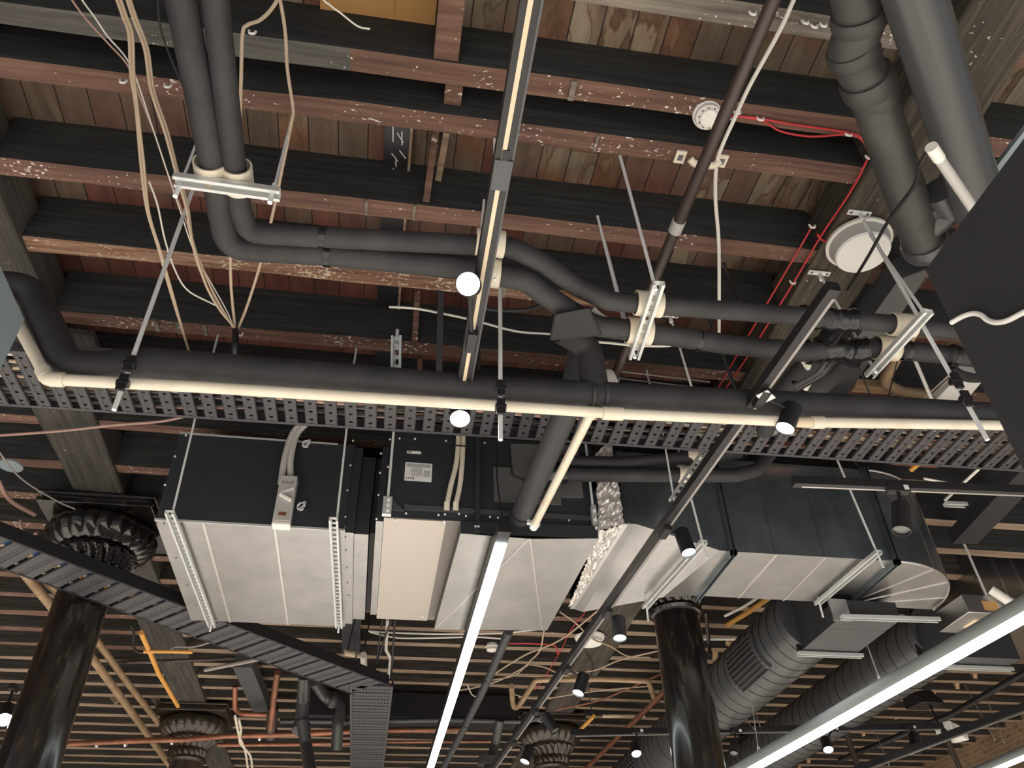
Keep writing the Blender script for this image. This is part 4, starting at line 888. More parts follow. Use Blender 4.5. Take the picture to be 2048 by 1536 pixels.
# ---------------- galvanised duct
yD0 = PZ(1460, 1103, ZB).y; zDT = PY(1600, 930, yD0).z; yD1 = PZ(1385, 1191, ZB).y
xe = PZ(1806, 1108, ZB).x; rin = .03; Rout = yD1 + rin - yD0
secs = []
for (uf, vf, ub, vb) in ((1249, 1047, 1142, 1216), (1272, 1048, 1166, 1224), (1440, 1101, 1325, 1195)):
    F = PY(uf, vf, yD0); B_ = PZ(ub, vb, F.z); secs.append((F, B_))
F = PZ(1460, 1103, ZB); secs.append((V((F.x, yD0, ZB)), V((F.x, yD1, ZB)))); secs.append((V((xe, yD0, ZB)), V((xe, yD1, ZB))))
t = thing('galvanised_duct', ((F.x + xe) / 2, yD0, ZB), 'galvanised rectangular duct with a rounded elbow, above the glossy column', 'air duct')
def duct_mesh(S, top, name, parent, caps=True):
    mb = MB()
    for (a, b), (c, d) in zip(S, S[1:]):
        ta = lambda p: V((p.x, p.y, top)); mb.mi(0)
        mb.add([a, c, ta(c), ta(a)], [(0, 1, 2, 3)]); mb.add([b, d, ta(d), ta(b)], [(3, 2, 1, 0)]); mb.add([ta(a), ta(c), ta(d), ta(b)], [(0, 1, 2, 3)])
        mb.mi(1); mb.add([a, c, d, b], [(3, 2, 1, 0)])
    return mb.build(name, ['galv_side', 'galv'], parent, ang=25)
duct_mesh(secs, zDT, 'straight_run', t)
C = V((xe, yD1 + rin, 0)); S = []
for k in range(17):
    a_ = -math.pi / 2 + k / 16 * math.pi / 2; u_ = V((math.cos(a_), math.sin(a_), 0)); S.append((C + u_ * Rout + V((0, 0, ZB)), C + u_ * rin + V((0, 0, ZB))))
duct_mesh(S, zDT, 'elbow', t)
mb = MB(); mb.tube([p for p, _ in S], .007, 8); mb.build('elbow_bottom_rim', 'galv_seam', t); MB().tube([V((p.x, p.y, zDT)) for p, _ in S], .007, 8).build('elbow_top_rim', 'galv_seam', t)
for k in (5, 9, 13):   # gore seams
    p, q = S[k]; MB().beam(p + V((0, 0, -.002)), q + V((0, 0, -.002)), .006, .005).build('gore_seam', 'galv_seam', t)
    MB().beam(V((p.x, p.y, ZB)), V((p.x, p.y, zDT)), .006, .006, (0, 1, 0)).build('gore_seam', 'galv_seam', t)
for u in (1556, 1660):
    x = PZ(u, 1105, ZB).x; MB().box(x - .006, x + .006, yD0, yD1, ZB - .005, ZB).build('standing_seam', 'galv_seam', t, smooth=False); MB().box(x - .005, x + .005, yD0 - .005, yD0, ZB, zDT).build('standing_seam', 'galv_side', t, smooth=False)
for u in (1463, 1850):   # flanged joints
    x = PZ(u, 1105, ZB).x if u < 1500 else xe
    mb = MB()
    for dx in (-.012, .012): mb.box(x + dx - .003, x + dx + .003, yD0 - .03, yD1 + .03, ZB - .03, ZB); mb.box(x + dx - .003, x + dx + .003, yD0 - .03, yD0, ZB - .03, zDT)
    mb.build('joint_flange', 'galv_side', t, smooth=False); MB().box(x - .022, x + .022, yD0 - .006, yD0 - .002, ZB, zDT).build('joint_cover', 'duct_grey', t, smooth=False)
for pp in ((1249, 1047, 1142, 1216),):
    F_, B_ = secs[0]; MB().beam(F_ + V((.005, 0, -.003)), B_ + V((.005, 0, -.003)), .03, .006).build('joint_flange', 'galv_seam', t); MB().box(F_.x, F_.x + .03, yD0 - .005, yD0, F_.z, zDT).build('joint_flange', 'galv_side', t, smooth=False)
# struts and rods under the duct
for (p, q, rtop, lab) in (((1408, 1083), (1290, 1215), (1352, 880), 'first'), ((1758, 1103), (1634, 1208), (1668, 905), 'second')):
    a, b = PZ(p[0], p[1], ZB - .03), PZ(q[0], q[1], ZB - .03)
    strut(a, b, lab + ' zinc strut under the galvanised duct, counted from the foil joint', w_=.04)
    a = a + V((0, .02, 0)); z_ = a.z; hi = PY(rtop[0], rtop[1], a.y)
    up = (hi - a).normalized(); tag(MB().tube([a - up * .09, hi + up * ((2.9 - hi.z) / up.z)], .0065, 8).build('threaded_rod', 'rod'), 'rod in front of the duct down to the ' + lab + ' strut', 'rod')
    c = b + V((0, -.03, 0)); tag(MB().tube([c + V((0, 0, -.1)), c + V((0, 0, .8))], .0065, 8).build('threaded_rod', 'rod'), 'rod behind the duct at the ' + lab + ' strut', 'rod')
# black end bracket thing beyond elbow: zinc frame and rods
tag(MB().tube([PY(1895, 1012, 5.0), PY(1990, 1230, 5.0)], .009, 8).build('threaded_rod', 'rod'), 'long rod in front of the second galvanised duct beyond the elbow', 'rod')
# ---------------- second galvanised duct beyond the elbow
q0 = PY(1935, 1092, 5.4); q1 = PY(1990, 1236, 5.4)
t = thing('galvanised_duct', (q1.x, 5.4, q1.z), 'second galvanised duct beyond the elbow, running out of the photo', 'air duct')
two_tone(q1.x - .02, q1.x + 2.2, 5.4, 6.3, q1.z, PY(1990, 1040, 5.4).z, 'duct_body', 'galv', 'galv', t)
for u in (1975, 2012, 2040):
    x = PY(u, 1100, 5.4).x; MB().box(x - .01, x + .01, 5.39, 5.4, q1.z, PY(1990, 1040, 5.4).z).build('standing_seam', 'galv_seam', t, smooth=False)
# ---------------- black plenums with spiral ducts
zP = 2.0
def plenum(cl, cr_, near, lab, top=2.7):
    a = PZ(*cl, zP); b = PZ(*cr_, zP); y1_ = (a.y + b.y) / 2
    t = thing('duct_plenum', ((a.x + b.x) / 2, y1_, zP), lab, 'air duct')
    two_tone(a.x, b.x, near, y1_, zP, top, 'box_casing', 'panel', 'duct_grey', t)
    m_ = MB(); m_.box(a.x - .02, a.x + .01, y1_ - .03, y1_, zP - .01, top); m_.build('corner_flange', 'black', t, smooth=False)
    strut(V((a.x - .03, y1_ - .02, zP - .02)), V((b.x + .03, y1_ - .02, zP - .02)), 'zinc strut under the end of the ' + lab.split(',')[0], slots=False); return a, b, y1_
a1, b1_, yp1 = plenum((1600, 1304), (1712, 1308), yD1 + .06, 'black box plenum feeding the spiral duct with louvre, behind the elbow')
a2, b2_, yp2 = plenum((1848, 1328), (2010, 1336), 5.0, 'grey box plenum feeding the second spiral duct, behind the long LED tube', 2.24)
tag(two_tone(a1.x, b1_.x, yD1 - .12, yD1 + .058, zP, ZB - .035, 'duct_neck', 'panel', 'duct_grey', None), 'low black duct neck under the galvanised duct, joining the black plenum', 'air duct')
strut(PZ(1683, 1234, zP - .02), PZ(1878, 1240, zP - .02), 'zinc strut crossing under the black plenum beside the elbow')
tag(MB().box(PZ(1640, 1215, 2.1).x, PZ(1640, 1215, 2.1).x + .12, yD1 - .14, yD1 - .125, 1.97, 2.11).build('metal_flap', 'galv', smooth=False), 'ragged metal flap hanging behind the second strut', 'flap')
tt = thing('actuator_box', PZ(1915, 1235, 2.0), 'zinc actuator box with yellow label below the elbow', 'box')
p = PZ(1900, 1250, 2.0)
MB().box(p.x, p.x + .34, p.y - .2, p.y + .12, 2.0, 2.12).build('cover', 'galv', tt, bevel=.004)
MB().box(p.x + .12, p.x + .22, p.y - .202, p.y - .199, 2.02, 2.08).build('yellow_label', 'wood_yellow', tt); MB().box(p.x + .1, p.x + .2, p.y - .1, p.y + .02, 1.994, 2.0).build('white_label', 'cream_strip', tt)
MB().tube([V((p.x + .2, p.y - .22, 2.15)), V((p.x + .3, p.y - .24, 2.05))], .03, 14).build('spigot', 'pvc_white', tt)
def spiral(px, zc_, r, y0, y1, lab, grilles=()):
    x = PZ(*px, zc_).x; t = thing('spiral_duct', (x, y0, zc_), lab, 'air duct'); L_ = y1 - y0; n = int(L_ / .035); prof = []
    st = .14; h = 0
    MB().lathe((x, y0, zc_), (0, 1, 0), [(0, r), (L_, r)], 56).build('tube_wall', 'spiral', t)
    mb = MB(); turns = L_ / st; N_ = int(turns * 28); pts = [V((x + (r + .001) * math.cos(i / 28 * 2 * math.pi), y0 + st * i / 28, zc_ + (r + .001) * math.sin(i / 28 * 2 * math.pi))) for i in range(N_)]
    mb.tube(pts, .0045, 4, cap=False); mb.build('spiral_seam', 'black', t)
    for (ya, yb, a0, a1_) in grilles:
        mb = MB()
        def Pp(yy, an, rr_): return V((x + rr_ * math.cos(an), yy, zc_ + rr_ * math.sin(an)))
        m_ = 12
        for i in range(m_):
            f0_, f1__ = a0 + (a1_ - a0) * i / m_, a0 + (a1_ - a0) * (i + 1) / m_
            mb.mi(0); mb.hexa([Pp(ya, f0_, r + .002), Pp(yb, f0_, r + .002), Pp(yb, f1__, r + .002), Pp(ya, f1__, r + .002)], [Pp(ya, f0_, r + .012), Pp(yb, f0_, r + .012), Pp(yb, f1__, r + .012), Pp(ya, f1__, r + .012)])
            mb.mi(1)
            for yy in (ya, yb): mb.hexa([Pp(yy - .018, f0_, r + .002), Pp(yy + .018, f0_, r + .002), Pp(yy + .018, f1__, r + .002), Pp(yy - .018, f1__, r + .002)], [Pp(yy - .018, f0_, r + .02), Pp(yy + .018, f0_, r + .02), Pp(yy + .018, f1__, r + .02), Pp(yy - .018, f1__, r + .02)])
        for i in range(9):
            an = a0 + (a1_ - a0) * i / 8; mb.beam(Pp(ya, an, r + .018), Pp(yb, an, r + .018), .012, .008)
        mb.build('louvre_grille', ['grille', 'spiral'], t, smooth=False)
    return x
spiral((1441, 1400), 2.24, .245, yp1 - .05, 17, 'fat grey spiral duct with black louvre grilles, nearer the glossy column', [(5.45, 5.95, math.radians(170), math.radians(232)), (8.6, 9.2, math.radians(170), math.radians(232))])
spiral((1668, 1413), 2.22, .225, yp2 - .05, 17, 'grey spiral duct beside the long bright LED tube')
for (u0, v0, u1, v1, lab) in ((1735, 1292, 1756, 1350, 'upper'), (1503, 1400, 1515, 1490, 'lower')):
    a, b = PZ(u0, v0, 1.95), PZ(u1, v1, 1.5); tt = thing('suspension_wire', a, lab + ' thin white suspension wire with a forked hook over the LED tube', 'wire')
    MB().tube([a, b], .0035, 6).build('wire_run', 'white', tt); MB().tube([b + V((-.012, 0, -.05)), b, b + V((.015, 0, -.04))], .004, 6).build('fork_hook', 'white', tt)
# ================================================================== LIGHTS
def led(a, b, wd, ht, label, round_=False, power=30):
    a, b = V(a), V(b); d = (b - a).normalized(); s = d.cross(V((0, 0, 1))).normalized(); t = thing('led_linear_light', (a + b) / 2, label, 'light')
    if not round_:
        MB().beam(a - d * .12 + V((0, 0, ht / 2 + .004)), b + V((0, 0, ht / 2 + .004)), wd, ht).build('housing', 'black', t, bevel=.002, smooth=False)
        MB().beam(a, b, wd * .93, .008).build('diffuser', 'led', t, smooth=False)
    else:
        r = wd / 2; n = 20; vs = []; fs = []
        def arc(a0, a1, m_, nm, rr_):
            vs = [];
            for e in (a, b):
                for i in range(n + 1):
                    an = a0 + (a1 - a0) * i / n; vs.append(e + s * (rr_ * math.cos(an)) + V((0, 0, rr_ * math.sin(an))))
            fs = [(i, i + 1, n + 2 + i, n + 1 + i) for i in range(n)] + [tuple(range(n + 1)), tuple(range(2 * n + 1, n, -1)), (0, n, 2 * n + 1, n + 1)]
            MB().add(vs, fs).build(nm, m_, t)
        arc(math.radians(-30), math.radians(212), 'led_body', 'housing', r); arc(math.radians(212), math.radians(330), 'led', 'diffuser', r * .998)
    return t
ZL = 1.97
l0 = PZ(1002, 1088, ZL); l1 = PZ(858, 1545, ZL); l1b = l0 + (l1 - l0) * 1.6
led(l0, l1b, .066, .075, 'long glowing LED line running away beneath the fan coil unit')
led(PZ(2180, 1143, 1.05), PZ(1360, 1610, 1.05), .076, .1, 'long bright LED tube crossing beneath the two spiral ducts', True)
led(PZ(2150, 1462, 1.5), PZ(1850, 1590, 1.5), .085, .1, 'LED tube in the corner of the photo by the brick wall', True)
def track(a, b, label, w_=.036, h=.034, strip='alu', soff=.25, lip=False):
    a, b = V(a), V(b); t = thing('light_track', (a + b) / 2, label, 'light track')
    d = (b - a).normalized(); s = d.cross(V((0, 0, 1))).normalized()
    if s.x < 0: s = -s
    MB().beam(a, b, w_, h).build('rail', 'black', t, bevel=.0015, smooth=False)
    MB().beam(a + d * .04 + s * w_ * soff - V((0, 0, h / 2)), b - d * .02 + s * w_ * soff - V((0, 0, h / 2)), w_ * .26, .003).build('bare_channel', strip, t, smooth=False)
    if lip: MB().beam(a + s * w_ * .56, b + s * w_ * .56, w_ * .16, h * .9).build('edge_lip', 'duct_grey', t, smooth=False)
    return t
ZK = 1.98
ta = PZ(1070, -60, ZK); tb = ta + (PZ(930, 745, ZK) - ta) * 1.16; ta = ta + (ta - tb) * .5
t1 = track(ta, tb, 'black light track with cream strip, ending behind the main pipe', .05, .045, 'cream_strip', .0, True)
k0 = PZ(1012, 290, ZK); dd = (tb - ta).normalized()
MB().beam(k0 + V((0, 0, -.024)), k0 + dd * .035 + V((0, 0, -.024)), .02, .006).build('dark_gap', 'black', t1); MB().beam(k0 + dd * .035 + V((0, 0, -.024)), k0 + dd * .14 + V((0, 0, -.024)), .052, .006).build('joint_cover', 'duct_grey', t1)
ka, kb = PZ(1668, 572, ZK), PZ(980, 1545, ZK); kd = (kb - ka)
t2 = track(ka, ka + kd * 1.25, 'long black light track passing under the duct with a row of spotlights', .046, .042, 'channel', .3)
track(PZ(1585, 963, 1.85), PZ(2120, 985, 1.85), 'black light track with one hanging spotlight in front of the elbow', .036, .04, 'alu', .2)
track(PZ(1142, 1466, 2.0), PZ(1905, 1452, 2.0), 'far black light track crossing the spiral ducts, ending in a white box', .05, .05, 'alu', .2)
track(PZ(1700, 1545, 1.7), PZ(2120, 1388, 1.7), 'short black light track near the brick wall corner', .05, .05, 'alu', .2)
def spothead(base, top, bot, r, label, lit=True, aim=None, adaptor=True, lensm='lens', power=60, on_track=None, body='black'):
    base, top, bot = V(base), V(top), V(bot); t = thing('track_spotlight', base, label, 'spotlight'); d = (bot - top).normalized(); L_ = (bot - top).length
    MB().lathe(top, d, [(0, r * .0), (0, r * .9), (.004, r), (L_, r), (L_, r * .93), (L_ - .012, r * .88)], 28, cap=False).build('can', body, t)
    MB().lathe(top + d * (L_ - .010), d, [(0, r * .9), (.001, 0)], 24, cap=False).build('lens', lensm if lit else 'unit_plate', t)
    if adaptor:
        od = (V(on_track) if on_track is not None else V((0, 1, 0))).normalized()
        MB().beam(base - od * .05, base + od * .05, .036, .04).build('adaptor', 'black', t, bevel=.003)
        if abs(od.x) > .7: MB().beam(base + od * .02 + V((0, -.019, 0)), base + od * .042 + V((0, -.019, 0)), .003, .022).build('adaptor_label', 'label_white', t)
    MB().tube([base, base.lerp(top, .5) + V((0, 0, -.012)), top + d * L_ * .25 + (base - top).normalized() * .0], .008, 8).build('swivel_arm', 'black', t)
    if lit:
        sp = spot(0, 0, 0, power, 70, d, r * .8); q = bot + d * .012; sp.location = q + V((0, 0, CZ)); sp.parent = None
    return t
def ontrk(v, a=ka, b=kb):   # point of the long track seen at row v
    lo, hi = 0., 1.3
    for _ in range(40):
        m = (lo + hi) / 2; p = a + (b - a) * m; q = FPX * (AX.y * p.x + AY.y * p.y + AZ.y * p.z) / depth(p) + 768
        if q < v: lo = m
        else: hi = m
    return a + (b - a) * lo
# two spots on the track with cream strip
s_ = tb + (ta - tb) * .175
c = PZ(936, 568, 1.86); aim_ = V((-.12, -.72, -.68)).normalized()
spothead(s_ + V((0, 0, -.03)), c - aim_ * .13, c, .040, 'dazzling spotlight facing the viewer on the track with cream strip', aim=aim_, power=50, on_track=dd)
c = PZ(920, 838, 1.86); aim_ = V((-.02, -.35, -.93)).normalized()
spothead(c + V((0, .02, .16)), c - aim_ * .13, c, .041, 'bright spotlight just below the cream drain pipe', power=50, on_track=dd)
c = PZ(1570, 857, 1.86); aim_ = V((-.45, .1, -.88)).normalized(); b_ = ontrk(782)
spothead(b_ + V((0, 0, -.03)), c - aim_ * .12, c, .038, 'bright spotlight peeping out beneath the cream pipe, on the long track', power=50, on_track=kd)
pl = ontrk(775); tag(MB().beam(pl + V((-.02, -.02, -.045)), pl + V((.03, .02, -.045)), .05, .004).build('feed_plate', 'label_white', smooth=False), 'white feed plate on the long track above the main pipe', 'plate')
for (bv, top, bot, rp, lit, lab, lm) in ((1052, (1362, 1062), (1374, 1112), 15, True, 'lit spotlight in front of the duct, highest on the long track', 'lens_soft'),
    (1215, (1236, 1236), (1237, 1281), 13.5, True, 'lit spotlight hanging straight down just below the duct', 'lens_soft'),
    (1330, (1168, 1350), (1154, 1390), 12, True, 'tilted lit spotlight with its beam towards the edge, third on the long track', 'lens_soft'),
    (1415, (1090, 1430), (1109, 1465), 10, False, 'tilted spotlight without visible glow in front of the far capital', 'lens_soft'),
    (1478, (1060, 1494), (1048, 1526), 10, True, 'small lit spotlight at the bottom edge on the long track', 'lens_soft')):
    b_ = ontrk(bv); zz = b_.z - .06; tp = PY(top[0], top[1], b_.y); bt = PY(bot[0], bot[1], b_.y)
    bt = bt + V((0, -.03, 0)); spothead(b_ + V((0, 0, -.03)), tp, bt, mpx(rp, tp), lab, lit, lensm=lm, power=40, on_track=kd, body='black')
b_ = PZ(1795, 978, 1.83); tp, bt = PY(1802, 1008, b_.y), PY(1803, 1062, b_.y)
spothead(b_, tp, bt, mpx(17.5, tp), 'black spotlight can hanging unlit from the track in front of the elbow', False, on_track=(1, 0, 0))
for (u, v, tu, tv, bu, bv, rp, lit, lab, zz) in ((1275, 1462, 1268, 1488, 1273, 1508, 10, True, 'far spotlight glaring in front of the fat spiral duct', 2.0), (1472, 1462, 1468, 1482, 1468, 1508, 8, False, 'far unlit spotlight beside the glossy column', 2.0),
        (1665, 1458, 1650, 1478, 1657, 1500, 10, True, 'far spotlight glaring in front of the farthest black column', 2.0), (1820, 1455, 1828, 1470, 1832, 1500, 11, False, 'far unlit spotlight beneath the track next to the white box', 2.0)):
    b_ = PZ(u, v, zz - .03); tp, bt = PY(tu, tv, b_.y), PY(bu, bv, b_.y - .05); spothead(b_, tp, bt, mpx(rp, tp), lab, lit, power=60, on_track=(1, 0, 0))
track(PZ(-90, 1400, 1.83), PZ(40, 1415, 1.83), 'end of a black light track at the edge beside the black column')
c = PZ(8, 1440, 1.7); aim_ = V((.3, -.6, -.7)).normalized(); spothead(c - aim_ * .2 + V((0, 0, .1)), c - aim_ * .14, c, .05, 'glaring spotlight at the edge beside the black column', power=60)
p = PZ(1910, 1452, 2.0); tag(MB().beam(p + V((-.12, 0, -.02)), p + V((.16, .2, -.02)), .14, .1).build('exit_light', 'white', bevel=.008), 'white box at the end of the far track by the brick wall', 'light fitting')
# ================================================================== FAR DETAILS
def pipe(pts, z, rpx, m, name, label, cat='pipe', fil=.08, grp=None, zs=None):
    P3 = [PZ(u, v, (zs[i] if zs else z)) for i, (u, v) in enumerate(pts)]; r = mpx(rpx, P3[len(P3) // 2])
    o = MB().tube(fillet(P3, fil), r, 14).build(name, m); return tag(o, label, cat, grp)
def clipring(u, v, z, rpx, d, label, m='label_white'):
    c = PZ(u, v, z); mb = MB(); strap(mb, c, d, mpx(rpx, c), .02, .006); return tag(mb.build('pipe_clip', m), label, 'pipe clip')
# bottom left
pipe([(20, 1108), (60, 1160), (105, 1215), (180, 1310), (240, 1392), (350, 1545)], 2.62, 8, 'brass_pipe', 'old_pipe', 'thick tan-brown pipe running behind the black column, lower of the pair', fil=.3)
pipe([(60, 1130), (130, 1200), (200, 1290), (258, 1370), (372, 1516)], 2.72, 7, 'brass_pipe', 'old_pipe', 'tan-brown pipe running behind the black column, upper of the pair', fil=.3)
pipe([(345, 1515), (390, 1550)], 2.6, 6, 'pvc_grey', 'old_pipe', 'short grey pipe continuing at the bottom beside the far capital')
pipe([(125, 1488), (260, 1482), (372, 1479), (450, 1472), (545, 1470), (720, 1462)], 2.42, 5.5, 'copper', 'copper_pipe', 'copper pipe crossing the far capital, upper one')
pipe([(435, 1490), (560, 1489), (705, 1486)], 2.42, 4, 'copper', 'copper_pipe', 'thin copper pipe crossing just below the upper one')
pipe([(555, 1345), (548, 1395), (540, 1465)], 2.5, 6, 'copper', 'copper_pipe', 'dropping copper pipe thickening to a sooty joint', zs=[2.7, 2.6, 2.45])
pipe([(546, 1415), (542, 1474)], 2.5, 11, 'brown_pipe', 'pipe_joint', 'sooty thick copper joint at the foot of the dropping pipe', zs=[2.62, 2.42])
pipe([(470, 1372), (470, 1418), (482, 1428), (545, 1430)], 2.6, 5, 'copper', 'copper_pipe', 'bent copper pipe beside the far capital', zs=[2.75, 2.6, 2.6, 2.6])
pipe([(410, 1340), (450, 1332), (520, 1318)], 2.7, 4, 'grey_cable', 'conduit', 'grey conduit slanting up to the edge of the kinked tray', 'conduit')
pipe([(225, 1325), (330, 1322), (415, 1319), (500, 1314)], 2.8, 3.5, 'brown_pipe', 'thin_pipe', 'thin dark pipe crossing the far timber girder')
pipe([(282, 1265), (300, 1305), (318, 1348), (356, 1412)], 2.7, 4.5, 'orange', 'orange_conduit', 'orange conduit slanting down to the far abacus', 'conduit')
pipe([(288, 1303), (340, 1303), (385, 1304)], 2.68, 3.5, 'orange', 'orange_conduit', 'short level orange conduit crossing the slanting one', 'conduit')
cable('conduit', [PZ(*p, 2.72) for p in ((262, 1250), (268, 1268), (266, 1290), (275, 1303), (300, 1306))], .012, 'black', 'dark hose curling around the orange conduits')
cable('conduit', [PZ(*p, 2.72) for p in ((340, 1300), (352, 1294), (385, 1294), (420, 1285))], .008, 'grey_cable', 'grey wire rising from the level orange conduit')
tag(MB().beam(PZ(487, 1322, 2.75), PZ(530, 1425, 2.75), .17, .12).build('steel_beam', 'duct_grey'), 'grey square steel member between the copper pipes and the kinked tray', 'beam')
tag(MB().beam(PZ(702, 1215, 2.85), PZ(703, 1302, 2.85), .16, .06).build('steel_beam', 'unit_dark'), 'dark grey member behind the gap between plenum and fan coil unit', 'beam')
p0, p1 = PZ(730, 1432, 2.62), PZ(1040, 1436, 2.62); q_ = PY(740, 1383, p0.y)
tag(MB().box(p0.x - .7, p1.x, p0.y, p0.y + .35, p0.z, q_.z).build('steel_girder', 'tray_dark'), 'dark blue-black steel beam far back, crossed by the glowing LED line', 'beam')
pipe([(560, 1442), (700, 1443), (900, 1440), (1050, 1444), (1100, 1430)], 2.6, 4.5, 'duct_grey', 'grey_pipe', 'grey pipe running along the lower edge of the far steel beam', fil=.3)
pipe([(720, 1461), (930, 1459)], 2.6, 5, 'copper', 'copper_pipe', 'copper pipe far back, ending at the LED line')
pipe([(720, 1484), (1000, 1483)], 2.6, 3, 'copper', 'copper_pipe', 'thin copper pipe at the bottom beneath the far steel beam')
pipe([(609, 1350), (607, 1400), (603, 1448)], 2.5, 13, 'soil_sheen', 'soil_pipe', 'grey drain drop beneath the kinked tray, nearer the copper pipes', zs=[2.62, 2.5, 2.3])
pipe([(604, 1440), (612, 1490), (622, 1550)], 2.2, 12, 'soil_sheen', 'soil_pipe', 'lower length of the grey drain drop beneath the kinked tray', zs=[2.3, 2.1, 1.8])
c = PZ(604, 1450, 2.29); tag(MB().lathe(c, (0, -.3, -1), [(0, .05), (0, .085), (.06, .085), (.06, .05)], 20).build('pipe_collar', 'soil'), 'black collar joining the grey drain drop', 'pipe fitting')
pipe([(628, 1362), (650, 1395), (685, 1410), (676, 1448), (673, 1500)], 2.5, 11, 'soil_sheen', 'soil_pipe', 'grey drain pipe with two bends beside the narrow tray', zs=[2.55, 2.5, 2.42, 2.25, 2.05], fil=.09)
for u, v, z, d in ((665, 1400, 2.47, (1, .3, -.2)), (680, 1440, 2.3, (0, 0, -1))):
    c = PZ(u, v, z); tag(MB().lathe(c - V(d) * .02, d, [(0, .05), (0, .072), (.05, .072), (.05, .05)], 20).build('pipe_collar', 'soil'), 'collar on the bent grey drain pipe, ' + ('upper' if v < 1420 else 'lower') + ' one', 'pipe fitting')
p0, p1 = PZ(168, 1393, 3.14), PZ(372, 1388, 3.14)
tag(MB().box(p0.x, p1.x, p0.y - .3, p0.y + .12, 3.14, 3.17).build('ceiling_patch', 'wood_yellow'), 'orange-yellow boards between far joists behind the black column', 'board')
for u, v, lab in ((222, 1385, 'first'), (303, 1385, 'second')):
    a, b = PZ(u - 14, v - 16, 3.12), PZ(u + 14, v + 20, 2.92); tag(MB().beam(a, b, .07, .05, (0, 1, 0)).build('timber_strut', 'wood_tan'), lab + ' bridging strut crossing the orange-yellow boards', 'bridging strut')
for u, v, k in ((345, 1482, 0), (252, 1486, 1), (195, 1487, 2), (520, 1474, 3)): clipring(u, v, 2.42, 6, (1, 0, 0), ['white clip on the copper pipe nearest the far capital', 'white clip on the copper pipe, middle', 'white clip on the copper pipe beside the black column', 'white clip on the copper pipe beyond the far capital'][k])
# stone-grey lump beyond
for pts, lab in (([(478, 1440), (482, 1460), (480, 1485), (500, 1510), (505, 1540)], 'pale wires drooping beside the far fluted capital, thicker'), ([(470, 1432), (478, 1470), (490, 1500), (496, 1540)], 'pale wires drooping beside the far fluted capital, thinner')):
    cable('pale_wire', [PZ(*p, 2.4) for p in pts], .012, 'pvc', lab)
# behind the gap
for k, (u0, v0, u1, v1) in enumerate(((713, 1225, 695, 1300), (724, 1225, 711, 1320), (740, 1236, 728, 1300), (765, 1238, 750, 1345), (782, 1240, 745, 1350), (790, 1240, 782, 1355))):
    a, b = PZ(u0, v0, 2.6), PZ(u1, v1, 2.3); tag(MB().tube([a, b], .006 if k < 4 else .009, 6).build('hanging_wire', 'black'), 'thin black wire dropping behind the fan coil unit', 'wire', 'black wires behind the fan coil unit')
pipe([(775, 1240), (772, 1300), (781, 1316), (777, 1355)], 2.7, 3, 'pvc_white', 'white_conduit', 'kinked white conduit dropping behind the fan coil unit', 'conduit', .04)
pipe([(690, 1305), (728, 1312)], 2.7, 6, 'cream_strip', 'old_pipe', 'cream and rust stained pipe stub above the kinked tray')
pipe([(727, 1310), (728, 1335)], 2.65, 6.5, 'pvc_white', 'pipe_elbow', 'white elbow at the end of the stained pipe stub', 'pipe fitting')
# middle bottom
pipe([(1018, 1262), (976, 1360), (933, 1448), (880, 1548)], 2.35, 7, 'duct_grey', 'grey_pipe', 'long dark grey pipe running away beside the glowing LED line')
for u, v, k in ((1013, 1270, 'upper'), (976, 1358, 'middle'), (933, 1448, 'lower')):
    clipring(u, v, 2.35, 7, (0, 1, 0), k + ' coupling of the long dark grey pipe', 'soil_sheen')
pipe([(1023, 1372), (1027, 1428), (1072, 1360), (1200, 1358), (1297, 1362), (1308, 1395), (1316, 1402)], 2.62, 5.5, 'brass_pipe', 'old_pipe', 'tan pipe looping over the far iron capital', fil=.05)
pipe([(1345, 1366), (1300, 1412), (1240, 1470), (1165, 1545)], 2.6, 5, 'copper', 'copper_pipe', 'copper pipe slanting away behind the row of spotlights')
pipe([(1188, 1432), (1155, 1465), (1110, 1515)], 2.7, 3.5, 'orange', 'orange_conduit', 'thin orange conduit crossing beyond the far track end', 'conduit')
pipe([(1205, 1432), (1290, 1432)], 2.8, 3.5, 'cream_strip', 'old_pipe', 'pale yellow pipe behind the copper pipe and spotlights')
zz = 2.78
